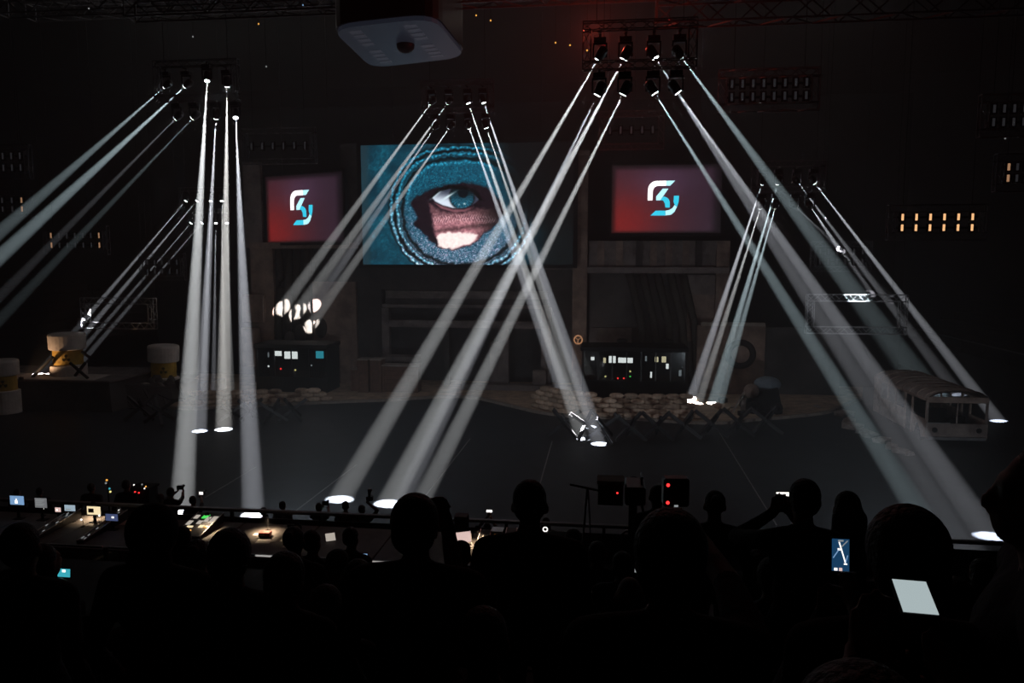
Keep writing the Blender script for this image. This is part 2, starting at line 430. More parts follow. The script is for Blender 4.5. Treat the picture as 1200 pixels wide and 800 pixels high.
# ------------------------------------------------------------------ screens
def s2l(c):
    c = np.asarray(c, float) / 255.; return np.where(c <= .04045, c/12.92, ((c+.055)/1.055)**2.4)
def noise2(h, wd, cell, seed):
    r = np.random.default_rng(seed); gh, gw = int(h/cell)+3, int(wd/cell)+3
    g = r.random((gh, gw)); yy = np.arange(h)/cell; xx = np.arange(wd)/cell
    y0 = yy.astype(int); x0 = xx.astype(int); fy = (yy-y0)[:, None]; fx = (xx-x0)[None, :]
    fy = fy*fy*(3-2*fy); fx = fx*fx*(3-2*fx)
    a = g[y0][:, x0]; b = g[y0][:, x0+1]; c_ = g[y0+1][:, x0]; d = g[y0+1][:, x0+1]
    return (a*(1-fx)+b*fx)*(1-fy)+(c_*(1-fx)+d*fx)*fy
def picture_mesh(name, img, W, H):
    """flat grid in local x,z (front faces -y) holding the picture as face-corner colours"""
    h, wd, _ = img.shape
    xs = np.linspace(-W/2, W/2, wd); zs = np.linspace(H/2, -H/2, h)
    co = np.zeros((h, wd, 3)); co[..., 0] = xs[None, :]; co[..., 2] = zs[:, None]
    idx = np.arange(h*wd).reshape(h, wd)
    faces = np.stack([idx[1:, :-1], idx[1:, 1:], idx[:-1, 1:], idx[:-1, :-1]], -1).reshape(-1, 4)
    me = bpy.data.meshes.new(name)
    me.vertices.add(h*wd); me.vertices.foreach_set('co', co.reshape(-1))
    me.loops.add(faces.size); me.loops.foreach_set('vertex_index', faces.reshape(-1).astype(np.int32))
    me.polygons.add(len(faces)); me.polygons.foreach_set('loop_start', np.arange(0, faces.size, 4, dtype=np.int32))
    at = me.color_attributes.new('picture', 'FLOAT_COLOR', 'POINT')
    rgba = np.ones((h, wd, 4)); rgba[..., :3] = img
    at.data.foreach_set('color', rgba.reshape(-1).astype(np.float32))
    me.update(); me.validate(); return me
def sm(a, b, x):
    t = np.clip((x-a)/(b-a), 0, 1); return t*t*(3-2*t)
def polymask(X, Y, pts, soft):
    """1 inside the polygon, falling to 0 over `soft` pixels around its edge"""
    ins = np.zeros(X.shape, bool); d2 = np.full(X.shape, 1e9); n = len(pts)
    for i in range(n):
        x0, y0 = pts[i]; x1, y1 = pts[(i+1) % n]
        c = ((y0 > Y) != (y1 > Y)); xi = (x1-x0)*(Y-y0)/(y1-y0+1e-9)+x0; ins ^= c & (X < xi)
        t = np.clip(((X-x0)*(x1-x0)+(Y-y0)*(y1-y0))/((x1-x0)**2+(y1-y0)**2+1e-9), 0, 1)
        d2 = np.minimum(d2, (X-x0-t*(x1-x0))**2+(Y-y0-t*(y1-y0))**2)
    sd = np.where(ins, np.sqrt(d2), -np.sqrt(d2))
    return sm(-soft, soft, sd)
def eye_picture():
    Wn, Hn = 420, 240
    X, Y = np.meshgrid(np.linspace(424., 672., Wn), np.linspace(168., 310., Hn))
    n1 = noise2(Hn, Wn, 3.2, 1); n2 = noise2(Hn, Wn, 1.7, 2); n3 = noise2(Hn, Wn, 22, 3); n4 = rng.random((Hn, Wn)); n5 = noise2(Hn, Wn, 7, 6)
    Xw = X+(n5-.5)*3; Yw = Y+(noise2(Hn, Wn, 7, 9)-.5)*3
    def mix(img, col, a): return img*(1-a[..., None])+np.asarray(col, float)*a[..., None]
    # wool around the hood
    t = (.25+.75*n3)*(.45+.9*n1*n2)
    img = np.stack([2+18*t, 26+72*t, 38+82*t], -1)
    img = mix(img, (30, 48, 56), (1-sm(428, 438, X))*.8)
    # hood, concentric knitted rings, flatter at the top
    ex = (Xw-541)/np.where(X < 541, 79., 82.); ey = (Yw-246)/np.where(Y < 246, 71., 75.)
    p = np.where(Y < 246, 2.5, 2.1); rad = (np.abs(ex)**p+np.abs(ey)**p)**(1/p); ang = np.arctan2(ey, ex)
    hood = 1-sm(1.04, 1.09, rad)
    up = 1-sm(215, 262, Y); spk = n2*n4
    fab = np.stack([6+75*spk*(1-up)*1.9+26*spk*up, 48+105*spk+22*(1-up)*n1, 68+115*spk+22*(1-up)*n1], -1)
    fab = fab+((1-up)*sm(255, 300, Y)*spk)[..., None]*np.array([110, 80, 85.])
    img = mix(img, fab, hood)
    for r0, wd, dk in ((1.07, .022, .9), (.985, .026, .92), (.86, .03, .85), (.915, .012, .5)):
        img = img*(1-dk*np.exp(-((rad-r0)/wd)**2)*hood**.3)[..., None]
    for r0, wd, fr in ((1.03, .018, 90), (.94, .022, 84), (.80, .022, 76)):
        # stitches: bright beads along the ring
        vis = np.where(r0 < .85, sm(0, .35, -ey)*(1-sm(.35, .8, ex)), 1.)
        bead = np.exp(-((rad-r0)/wd)**2)*(.30+.70*(.5+.5*np.sin(ang*fr+n5*2))**1.5)*(.4+.8*n1)*vis
        img = img+bead[..., None]*(np.array([38, 95, 112.])+np.array([70, 60, 55.])*(1-up)[..., None])
    # far side of the hood falls into black
    dark = sm(578, 622, X-(Y-240)*.25)*(1-sm(240, 285, Y)*.55); img = img*(1-.93*np.clip(dark, 0, 1))[..., None]
    img = img*(1-.8*sm(622, 650, X))[..., None]
    # opening
    op = [(482, 236), (490, 229), (501, 223.5), (520, 217), (546, 213), (571, 219), (586, 233), (595, 248), (586, 259), (574, 270), (559, 283), (546, 290), (530, 292.5), (517, 290), (505.6, 282), (496, 270), (487, 262), (491, 252)]
    opening = polymask(Xw, Yw, op, 1.6)
    img = img*(1-.75*polymask(Xw, Yw, op, 5)*(1-opening)*(Y < 240))[..., None]
    img = mix(img, np.stack([13+16*n1, 7+8*n1, 13+11*n1], -1), opening)
    # lit cheek
    ck = polymask(Xw, Yw, [(506, 238), (514, 244), (530, 248.5), (548, 248), (563, 243), (580, 244), (590, 251), (574, 270), (558, 284), (540, 291), (520, 291), (513, 277), (509, 262)], 3.2)*opening
    shade = (1-.78*sm(548, 586, X))*(.62+.38*sm(244, 268, Y))
    img = mix(img, np.stack([150+75*n1, 96+60*n1, 108+56*n1], -1)*shade[..., None], ck*.95)
    hairs = (np.sin(X*2.1+np.sin(Y*.7+X*.1)*2.2) > .35)*np.exp(-((Y-255-.002*(X-540)**2)/5.5)**2)*ck*(n2 > .35); img = img+(hairs*.8)[..., None]*np.array([75, 72, 74.])
    img = img*(1-.42*np.exp(-((Yw-267+.12*(X-540))/2.6)**2)*ck)[..., None]
    patch = polymask(Xw, Yw, [(513, 278), (517, 273.5), (529, 271.5), (546, 272), (561, 275), (556, 283), (538, 290), (524, 291.5), (516, 287)], 1.8)*opening
    img = mix(img, np.stack([246+9*n1, 222+24*n1, 220+22*n1], -1), patch)
    # eye: sclera in shade, iris, catch light
    ev = polymask(X, Y, [(508, 230), (517, 222), (529, 219), (546, 219.5), (557, 223), (564, 233), (557, 239), (546, 243), (533, 243), (520.5, 239.5), (512, 235)], 1.1)
    lit = sm(224, 239, Y+(545-X)*.12)*(1-sm(534, 556, X))
    scl = np.stack([52+160*lit, 58+165*lit, 74+165*lit], -1); img = mix(img, scl, ev)
    ri = np.hypot(X-543.5, (Y-230)*1.0); fib = .6+.5*(.5+.5*np.sin(np.arctan2(Y-230, X-543.5)*26+n1*4))
    iris = np.stack([10+34*n4, 62+58*n4, 82+66*n4], -1)*(fib*(.25+.75*sm(221, 237, Y)))[..., None]
    img = mix(img, iris, ev*(1-sm(13.6, 15.2, ri))); img = img*(1-.55*np.exp(-((ri-14.4)/1.3)**2)*ev)[..., None]
    img = mix(img, (3, 10, 16), ev*(1-sm(5.0, 7.2, np.hypot(X-545, Y-225))))
    for (gx, gy, la, lb, an, am) in ((527, 229.5, 8.5, 1.3, -32, .95), (513.5, 227, 8, 1.5, -38, .6), (546.5, 238, 1.3, 1.0, 0, .9), (540, 239, 1.0, .9, 0, .6)):
        ca, sa = math.cos(R_(an)), math.sin(R_(an)); u = (X-gx)*ca+(Y-gy)*sa; v = -(X-gx)*sa+(Y-gy)*ca
        g = np.exp(-(u/la)**2-(v/lb)**2)*am; img = mix(img, (215, 238, 245), np.clip(g, 0, 1)*opening)
    low = polymask(X, Y, [(510, 236), (520.5, 240.5), (533, 244.5), (546, 244.5), (557, 240.5), (558, 243), (546, 247.5), (533, 247.5), (519, 243.5)], 1.0); img = mix(img, (168, 108, 118), low*.65*(1-sm(545, 562, X)))
    lid = polymask(X, Y, [(505, 231), (516, 220), (529, 216.5), (546, 217), (560, 222), (568, 234), (564, 234), (556, 224.5), (546, 221), (529, 220.5), (517, 223.5), (508, 231)], .9); img = img*(1-.85*lid)[..., None]
    return s2l(np.clip(img, 0, 255))
SY = 55.6
a = P(424, 239, SY); b = P(672, 239, SY); zt = P(548, 168, SY).z; zb = P(548, 310, SY).z
eye_c = V(((a.x+b.x)/2, SY, (zt+zb)/2)); EW, EH = b.x-a.x, zt-zb
es = empty('led_wall', eye_c, label='large centre screen showing an eye framed by a knitted hood', cat='screen')
link('display', picture_mesh('display', eye_picture(), EW, EH), es, emis_attr('eye_display', 1.4))
MB().box((-EW/2-.15, .02, -EH/2-.15), (EW/2+.15, .45, EH/2+.15)).build('cabinet', M['black'], es)
fb = MB()
for (x0, z0, x1, z1) in ((-EW/2-.3, EH/2, EW/2+.3, EH/2+.25), (-EW/2-.3, -EH/2-.25, EW/2+.3, -EH/2), (-EW/2-.3, -EH/2, -EW/2, EH/2), (EW/2, -EH/2, EW/2+.3, EH/2)):
    MB().box((x0, -.06, z0), (x1, .3, z1)).build('frame_rail', M['black'], es)
for q in (-.35, .35):
    MB().tube([(EW*q, .3, EH/2+.2), (EW*q, .3, HZ-eye_c.z)], .03, 6).build('hanging_cable', M['black'], es)

def side_picture(seed):
    h, wd = 60, 96
    X, Y = np.meshgrid(np.linspace(0, 1, wd), np.linspace(0, 1, h))
    n = noise2(h, wd, 1.2, seed)*.12+.94
    redm = np.exp(-((X-.08)/.42)**2-((Y-.85)/.5)**2)
    base = np.stack([68+62*redm-14*X, 38-4*redm, 48-14*redm+4*X], -1)
    base += np.exp(-((X-.46)/.25)**2-((Y-.25)/.25)**2)[..., None]*np.array([14, 16, 26.])
    edge = sm(0, .06, X)*sm(0, .12, 1-X)*sm(0, .1, Y)*sm(0, .05, 1-Y)
    return s2l(base*n[..., None]*(.35+.65*edge)[..., None])
def arc(cx, cy, rx, ry, a0, a1, n=7):
    return [(cx+rx*math.cos(R_(a0+(a1-a0)*i/(n-1))), cy+ry*math.sin(R_(a0+(a1-a0)*i/(n-1)))) for i in range(n)]
WH, CY, CL = M['logo_white'] if 'logo_white' in M else emis('logo_white', (1, .96, .96), 1.9), emis('logo_cyan', (.03, .52, .72), 1.5), emis('logo_pale_cyan', (.45, .85, .95), 1.5)
LOGO = [  # (material, polygon in the 1164x800 enlargement of the right screen)
    (WH, [(428, 400), (428, 330)] + arc(505, 312, 77, 80, 180, 270)[1:] + [(590, 232), (590, 275), (525, 275)] + arc(520, 325, 48, 50, 270, 180) + [(470, 400)]),
    (CL, [(592, 232), (668, 232), (625, 275), (592, 275)]),
    (CL, [(560, 300), (610, 300), (562, 368), (540, 400), (503, 400), (503, 365)]),
    (CY, [(564, 368)] + arc(565, 425, 60, 57, 275, 360) + [(625, 465), (585, 462), (582, 430), (566, 402), (542, 400)]),
    (CY, [(660, 362), (705, 362), (703, 410), (690, 455), (668, 440), (658, 415)]),
    (CL, [(689, 457), (668, 500), (640, 525), (588, 532), (588, 490), (620, 485), (648, 470), (667, 442)]),
    (CY, [(586, 490), (586, 532), (455, 532), (500, 490)]),
]
def side_screen(px_rect, Y, rz, label):
    x0, y0, x1, y1 = px_rect
    a = P(x0, (y0+y1)/2, Y); b = P(x1, (y0+y1)/2, Y); xm = (x0+x1)/2
    zt = P(xm, y0, Y).z; zb = P(xm, y1, Y).z
    H = zt-zb; W = H*1.6
    rt = empty('side_screen', ((a.x+b.x)/2, Y, (zt+zb)/2), rz, label, 'screen')
    link('display', picture_mesh('display', side_picture(5+int(x0)), W, H), rt, SIDE_M)
    MB().box((-W/2-.1, .02, -H/2-.1), (W/2+.1, .4, H/2+.1)).build('cabinet', M['black'], rt)
    for (p, q, r, s) in ((-W/2-.2, H/2, W/2+.2, H/2+.2), (-W/2-.2, -H/2-.2, W/2+.2, -H/2), (-W/2-.2, -H/2, -W/2, H/2), (W/2, -H/2, W/2+.2, H/2)):
        MB().box((p, -.05, q), (r, .3, s)).build('frame_rail', M['black'], rt)
    sx = W/970.; 
    for mt, pl in LOGO:
        pp = [((x-590)*sx, -(y-390)*H/590.) for x, y in pl]
        MB().prism(pp, -.035, -.012).build('emblem_piece', mt, rt)
    for q in (-.3, .3):
        MB().tube([(W*q, .25, H/2+.2), (W*q, .25, HZ-(zt+zb)/2)], .03, 6).build('hanging_cable', M['black'], rt)
    return rt
SIDE_M = emis_attr('side_display', .95)
side_screen((714, 193, 848, 273), 55.0, 0, 'wide dark red screen with a white and cyan emblem above the long booth')
side_screen((309, 204, 403, 284), 55.6, R_(-24), 'narrower dull red screen with an emblem above the ruin tower')

# ------------------------------------------------------------------ props on the set
GZ = .12   # pavement level
def monitor(px, py, Y, wpx, hpx, m, label, group, stand=None):
    c = P(px, py, Y); s = Y/FPX; W, H = wpx*s, hpx*s
    t = empty('monitor', (c.x, Y, c.z-H/2-.12), label=label, cat='monitor', group=group)
    b = MB().box((-W/2-.03, 0, .1), (W/2+.03, .06, H+.16)).build('bezel', M['blackg'], t)
    MB().box((-W/2, -.012, .12), (W/2, -.001, H+.12)).build('panel', m, b)
    drop = (c.z-H/2-.12)-stand if stand is not None else .0
    MB().box((-.04, .02, -max(drop, 0)), (.04, .06, .12)).build('stand', M['black'], t)
    if drop >= 0: MB().box((-.12, -.06, -drop), (.12, .1, -drop+.02)).build('foot', M['black'], t)
    return t
def booth(x0, x1, ytop, ysill, Y, npanes, label, dep=2.6):
    s = Y/FPX
    X0, X1 = P(x0, 430, Y).x, P(x1, 430, Y).x; W = X1-X0
    zt = P((x0+x1)/2, ytop, Y).z-GZ; zs = P((x0+x1)/2, ysill, Y).z-GZ
    t = empty('player_booth', ((X0+X1)/2, Y, GZ), label=label, cat='booth')
    h = W/2
    MB().box((-h, dep-.1, 0), (h, dep, zt)).build('back_wall', M['black'], t)
    MB().box((-h, 0, 0), (-h+.1, dep-.1, zt)).build('side_wall', M['black'], t)
    MB().box((h-.1, 0, 0), (h, dep-.1, zt)).build('side_wall', M['black'], t)
    MB().box((-h-.1, -.15, zt), (h+.1, dep+.1, zt+.3)).build('roof', M['black'], t, bevel=.05)
    MB().box((-h+.1, 0, 0), (h-.1, .12, zs)).build('front_panel', M['black'], t)
    MB().box((-h+.1, .5, zs-.3), (h-.1, 1.3, zs-.22)).build('counter', M['blackg'], t)
    pw = (W-.2)/npanes
    for i in range(npanes+1):
        x = -h+.1+i*pw; MB().box((x-.04, .01, zs), (x+.04, .1, zt)).build('mullion', M['blackg'], t)
    for i in range(npanes):
        x = -h+.1+i*pw; MB().box((x+.04, .04, zs), (x+pw-.04, .06, zt)).build('pane', M['glass'], t)
    return t, GZ+zs-.22
bt, dz = booth(682, 805, 412, 446, 51, 7, 'long black glass-fronted booth behind the tall sandbag wall')
for px, py, w_, h_, m, nm in [(694.5, 420, 4, 4, 'white_on', 'white'), (708.5, 422, 3, 6, 'cream_on', 'cream'), (717.5, 421, 8, 8, 'white_on', 'white'), (733, 422, 17, 6, 'white_on', 'white'),
                              (757, 420, 2, 6, 'dimwhite_on', 'dim'), (769.5, 421, 4, 6, 'cream_on', 'cream'), (778, 421, 5, 7, 'cream_on', 'cream'), (782, 429, 3, 6, 'white_on', 'white'), (797, 437, 3, 7, 'dimwhite_on', 'dim'), (763, 439, 2, 7, 'white_on', 'white')]:
    monitor(px, py, 52.9, w_, h_, M[m], 'small %s-lit monitor inside the long booth' % nm, '%s monitors in the long booth' % nm, dz)
for px, py, m, nm in [(709.5, 441, 'yel_on', 'yellow'), (738.5, 441, 'green_on', 'green'), (724, 443, 'red_on', 'red'), (731, 443, 'red_on', 'red'), (738.5, 435, 'yel_on', 'yellow')]:
    c = P(px, py, 51.7)
    t = empty('desk_lamp', (c.x, c.y, dz), label='tiny %s pilot lamp on the long booth counter' % nm, cat='lamp', group='%s pilot lamps in the long booth' % nm)
    MB().tube([(0, 0, 0), (0, 0, max(c.z-dz-.05, .05))], .02, 6).build('stem', M['black'], t)
    MB().ball((0, 0, max(c.z-dz, .1)), .06, 8, 6).build('bulb', M[m], t)
bt2, dz2 = booth(300, 383, 408, 442, 53, 4, 'small black glass-fronted booth at the foot of the ruin tower')
for px, py, w_, h_, m, nm in [(314, 415.5, 3, 6, 'dimwhite_on', 'narrow dim'), (326, 414, 9, 6, 'white_on', 'wide white'), (341, 416, 17, 9, 'white_on', 'largest white'), (374.7, 415.5, 10, 9, 'cyan_on', 'cyan')]:
    monitor(px, py, 54.8, w_, h_, M[m], '%s-lit monitor inside the small booth' % nm, None, dz2)
for px, py, m, nm in [(314.7, 429, 'white_on', 'white'), (329, 432, 'red_on', 'red'), (346, 433.5, 'yel_on', 'yellow'), (365, 428, 'dimwhite_on', 'faint')]:
    c = P(px, py, 53.7)
    t = empty('desk_lamp', (c.x, c.y, dz2), label='tiny %s pilot lamp on the small booth counter' % nm, cat='lamp')
    MB().tube([(0, 0, 0), (0, 0, max(c.z-dz2-.05, .05))], .02, 6).build('stem', M['black'], t)
    MB().ball((0, 0, max(c.z-dz2, .1)), .07, 8, 6).build('bulb', M[m], t)
# tyres and ring emblem on the long booth
rz = bt.location.z + (P(743, 412, 51).z-GZ) + .3
for px in (729, 783):
    c = P(px, 398, 52)
    t = empty('tyre', (c.x, 52, rz), label='dark tyre standing on the roof of the long booth', cat='tyre', group='tyres on the booth roof')
    MB().torus((0, 0, .36), .25, .12, 'y', 20, 8).build('tread', M['tyre'], t, smooth=True)
    MB().lathe([(.05, -.05), (.17, -.03), (.17, .03), (.05, .05)], 14).build('rim', M['steel'], t)
    t.children[-1].rotation_euler = (R_(90), 0, 0); t.children[-1].location = (0, 0, .36)
c = P(677.5, 398, 51.2)
t = empty('ring_emblem', (c.x, 51.2, rz), label='small orange ring with an inner three-spoke mark on the booth roof edge', cat='emblem')
dzr = c.z-rz
ringm = emis('orange_ring', (.9, .42, .2), .45)
MB().tube([(0, 0, 0), (0, 0, max(dzr-.26, .02))], .03, 6).build('pole', M['black'], t)
MB().torus((0, 0, dzr), .27, .045, 'y', 24, 6).build('ring', ringm, t, smooth=True)
for a_ in (-90, 35, 145):
    MB().tube([(0, 0, dzr), (.25*math.cos(R_(a_)), 0, dzr+.25*math.sin(R_(a_)))], .022, 6).build('spoke', ringm, t)

# sandbags
def bag_mesh(seed):
    r = random.Random(seed); mb = MB(); n, m = 14, 8
    L, D, H = .45, .27, .17
    def se(c, p): return math.copysign(abs(c)**p, c)
    vs = []
    for i in range(m+1):
        t = -math.pi/2+math.pi*i/m
        for k in range(n):
            q = 2*math.pi*k/n
            x = L*se(math.cos(t), .6)*se(math.cos(q), .55); y = D*se(math.cos(t), .6)*se(math.sin(q), .6); z = H*se(math.sin(t), .7)
            z *= 1-.28*(abs(x)/L)**3; j = 1+r.uniform(-.035, .035)
            vs.append((x*j, y*j, z*j+H))
    fs = [(i*n+k, i*n+(k+1)%n, (i+1)*n+(k+1)%n, (i+1)*n+k) for i in range(m) for k in range(n)]
    mb.add(vs, fs); me = mb.mesh('sandbag', True); me.materials.append(M['bag']); return me
BAGS = [bag_mesh(i) for i in range(4)]
def bag_wall(pts, courses, label, group, z0):
    pts = [FL(*p, z0) for p in pts]
    seg = [(pts[i+1]-pts[i]).length for i in range(len(pts)-1)]; T = sum(seg)
    for k in range(courses):
        n = int((T-.3*k)/.85); off = .45+ (.42 if k % 2 else 0)
        n -= (k % 2)
        for i in range(n):
            s = off+i*.85+random.uniform(-.03, .03)
            j = 0; u = s
            while j < len(seg)-1 and u > seg[j]: u -= seg[j]; j += 1
            d = (pts[j+1]-pts[j]).normalized(); p = pts[j]+d*u
            if k == courses-1 and random.random() < .12: continue
            o = link('sandbag', BAGS[(i+k*3) % 4]); cn = ['bottom', 'second', 'third', 'fourth', 'top'][k] if courses == 5 else ['bottom', 'middle', 'top'][k]
            tag(o, 'burlap sandbag in the %s course of %s' % (cn, label), 'sandbag', '%s course of %s' % (cn, group))
            o.location = (p.x, p.y+random.uniform(-.04, .04)+.05*k, z0+k*.285); o.rotation_euler = (0, 0, math.atan2(d.y, d.x)+random.uniform(-.08, .08))
bag_wall([(624, 476), (660, 484), (700, 488), (760, 490), (836, 490)], 5, 'the long wall before the long booth', 'the long sandbag wall', GZ)
bag_wall([(222, 474), (300, 472), (396, 469)], 3, 'the low wall before the small booth', 'the low sandbag wall', GZ)
# loose bag pile at the end of the long wall
for px, py in ((842, 478), (850, 482), (812, 470)):
    p = FL(px, py, GZ); o = link('sandbag', BAGS[px % 4]); o.location = p; o.rotation_euler = (0, 0, px*.7)
    tag(o, 'loose burlap sandbag lying past the end of the long wall', 'sandbag', 'loose sandbags')

# steel hedgehogs
def hedgehog():
    t = empty('steel_hedgehog')
    L = 1.15; dirs = []
    for k in range(3):
        a_ = 2*math.pi*k/3; dirs.append(V((math.cos(a_)*.8165, math.sin(a_)*.8165, .577)))
    for k, d in enumerate(dirs):
        off = dirs[(k+1) % 3]*.09
        c = V((0, 0, L*.577+.06))+off
        me = MB()
        a_ = d.cross(V((0, 0, 1))).normalized(); b_ = d.cross(a_).normalized()
        def bar(oa, ob, wa, wb):
            q = []
            for e in (-L, L):
                for sa, sb in ((-1, -1), (1, -1), (1, 1), (-1, 1)): q.append(c+d*e+a_*(oa+sa*wa)+b_*(ob+sb*wb))
            me.hexa(q)
        bar(0, 0, .012, .075); bar(0, .08, .07, .012); bar(0, -.08, .07, .012)      # an I-beam
        me.build('beam', M['steel'], t)
    MB().box((-.16, -.16, L*.577-.02), (.16, .16, L*.577+.02)).build('gusset', M['steel'], t)
    return t
hh = hedgehog(); first = True
def place_hh(px, py, rot, label, group, s=1.0):
    global first
    o = hh if first else copy_tree(hh); first = False
    p = FL(px, py, 0); o.location = p; o.rotation_euler = (0, 0, rot); o.scale = (s, s, s)
    tag(o, label, 'hedgehog', group)
HL = ['dark steel hedgehog on the crate side of the spotlight pool', 'glaring steel hedgehog inside the spotlight pool, nearer the crates', 'glaring steel hedgehog inside the spotlight pool, nearer the hulk',
      'dark steel hedgehog first past the spotlight pool towards the hulk', 'dark steel hedgehog second past the spotlight pool towards the hulk', 'dark steel hedgehog third past the spotlight pool towards the hulk',
      'dark steel hedgehog at the end of the long sandbag wall', 'dark steel hedgehog right before the vehicle hulk', 'outermost dark steel hedgehog of the long row, past the hulk']
for k, (px, py, r_) in enumerate([(662, 512, .3), (687, 514, 1.2), (707, 517, .1), (738, 516, .75), (770, 515, .6), (801, 514, .85), (833, 512, .7), (865, 510, .5), (897, 508, .65)]):
    place_hh(px, py, r_, HL[k], 'hedgehogs of the long row')
for px, py, r_, lit in [(272, 497, .2, 1), (294, 494, .9, 1), (320, 495, 1.4, 0), (344, 493, .5, 0)]:
    place_hh(px, py, r_, ('glaring steel hedgehog under the upright beams, nearer the bunker' if px < 280 else 'glaring steel hedgehog under the upright beams, nearer the small booth') if lit else ('dark steel hedgehog before the small booth, next to the glaring one' if px < 330 else 'dark steel hedgehog before the small booth, last of its row'),
             'hedgehogs under the upright beams' if lit else 'hedgehogs before the small booth', .9)
for px, py, r_ in [(188, 497, .2), (166, 492, .9)]:
    place_hh(px, py, r_, 'dim crossed steel hedgehog beside the dark bunker', 'hedgehogs by the bunker', 1.0)

# wrecked bus
fa = FL(1077, 521); fb_ = FL(1150, 523)
BW = (fb_-fa).length; BL = 7.6; BH = 2.95
bus = empty('wrecked_bus', ((fa.x+fb_.x)/2+.15, fa.y+BL/2, 0), R_(1.5), 'rusted windowless wrecked bus parked at the edge of the stage floor', 'bus')
h = BW/2; L2 = BL/2
def arch(y, off=0., n=13, hw=None):
    hw = hw or h
    return [(hw*math.sin(R_(-90+180*i/(n-1)))*1.0, y, 2.45+off+.5*math.cos(R_(-90+180*i/(n-1)))**.8) for i in range(n)]
roof = MB(); rows = [arch(-L2-.05+ i*(BL+.1)/14) for i in range(15)]; inner = [arch(-L2-.05+i*(BL+.1)/14, -.06, 13, h-.05) for i in range(15)]
def skin(mb, rws):
    n = len(rws[0]); mb.add([p for r in rws for p in r], [(i*n+k, i*n+k+1, (i+1)*n+k+1, (i+1)*n+k) for i in range(len(rws)-1) for k in range(n-1)])
skin(roof, rows); skin(roof, inner); ro = roof.build('roof', M['roofrust'], bus, smooth=True)
for i in range(8):
    y = -L2+.3+i*(BL-.6)/7
    MB().tube(arch(y, .02, 13), .035, 5).build('roof_rib', M['rust'], ro)
MB().box((-h, -L2, 2.36), (-h+.1, L2, 2.5)).build('roof_rail', M['rust'], bus); MB().box((h-.1, -L2, 2.36), (h, L2, 2.5)).build('roof_rail', M['rust'], bus)
def side(x, nm):
    s = 1 if x > 0 else -1
    xa, xb = (x-.08, x) if s > 0 else (x, x+.08)
    # lower panel with a torn wheel arch, as polygon in y,z
    for (y0, y1, z0, z1) in ((L2-1.1, L2, .35, 2.4), ):
        MB().box((xa, y0, z0), (xb, y1, z1)).build('rear_corner_panel', M['rust'], bus, bevel=.03)
    lo = [(-L2, .45), (-L2+.5, .35), (-L2+.75, .8), (-L2+1.0, 1.0), (-L2+1.35, .95), (-L2+1.6, .4), (-L2+1.9, 1.38), (-L2, 1.38)]
    me = MB(); n = len(lo); me.v = [(xa, y, z) for y, z in lo]+[(xb, y, z) for y, z in lo]
    me.f = [tuple(range(n)), tuple(range(n, 2*n))]+[(i, n+i, n+(i+1) % n, (i+1) % n) for i in range(n)]
    me.build('front_side_panel', M['rust'], bus)
    MB().box((xa, -L2+2.9, .9), (xb, L2-1.1, 1.4)).build('side_panel', M['rust'], bus)
    MB().box((xa+.02*s*0, -L2+2.9, .35), (xb, L2-1.1, .9)).build('lower_side_panel', M['roofrust'], bus)
    for y in (-L2+.06, -L2+1.86, -L2+2.85, -L2+4.2, -L2+5.4):
        MB().box((xa, y-.05, 1.3), (xb, y+.05, 2.4)).build('window_pillar', M['rust'], bus)
    for y in (-L2+1.9, -L2+2.8):
        MB().box((xa, y-.03, .3), (xb, y+.03, 2.4)).build('door_post', M['rust'], bus)
side(-h, 'near'); side(h, 'far')
MB().box((-h+.02, L2-.08, .35), (h-.02, L2, 2.55)).build('rear_wall', M['roofrust'], bus)
MB().box((-h+.08, -L2, .4), (h-.08, L2-.08, .55)).build('floor_pan', M['black'], bus)
MB().box((-h, -L2-.06, .42), (h, -L2+.02, 1.2)).build('front_panel', M['roofrust'], bus, bevel=.02)
MB().box((-h+.02, -L2-.03, 2.3), (h-.02, -L2+.05, 2.62)).build('front_header', M['rust'], bus, bevel=.02)
MB().box((-.03, -L2-.02, 1.2), (.03, -L2+.04, 2.32)).build('windshield_bar', M['roofrust'], bus)
MB().box((-h+.1, -L2-.2, .34), (h-.1, -L2-.08, .5)).build('bumper', M['grey'], bus, bevel=.02)
MB().box((-h+.05, -L2-.09, 1.2), (-h+1.2, -L2-.05, 1.25)).build('front_strip', M['alu'], bus)
for s in (-1, 1):
    MB().box((s*(h-.06)-.05, -L2, 1.2), (s*(h-.06)+.05, -L2+.1, 2.36)).build('front_post', M['roofrust'], bus)
    MB().tube([(s*(h-.45), -L2-.1, .85), (s*(h-.45), -L2-.04, .85)], .14, 14).build('headlight_socket', M['black'], bus)
    for y in (-L2+1.2, L2-2.0):
        t_ = MB().torus((s*(h-.3), y, .42), .28, .14, 'x', 18, 8, .8).build('wheel', M['tyre'], bus, smooth=True)
for k in range(5):
    MB().box((-h+.35 if k % 2 else .25, -L2+1.6+k*1.1, .55), (-.25 if k % 2 else h-.35, -L2+2.0+k*1.1, 1.25)).build('seat', M['black'], bus, bevel=.05)

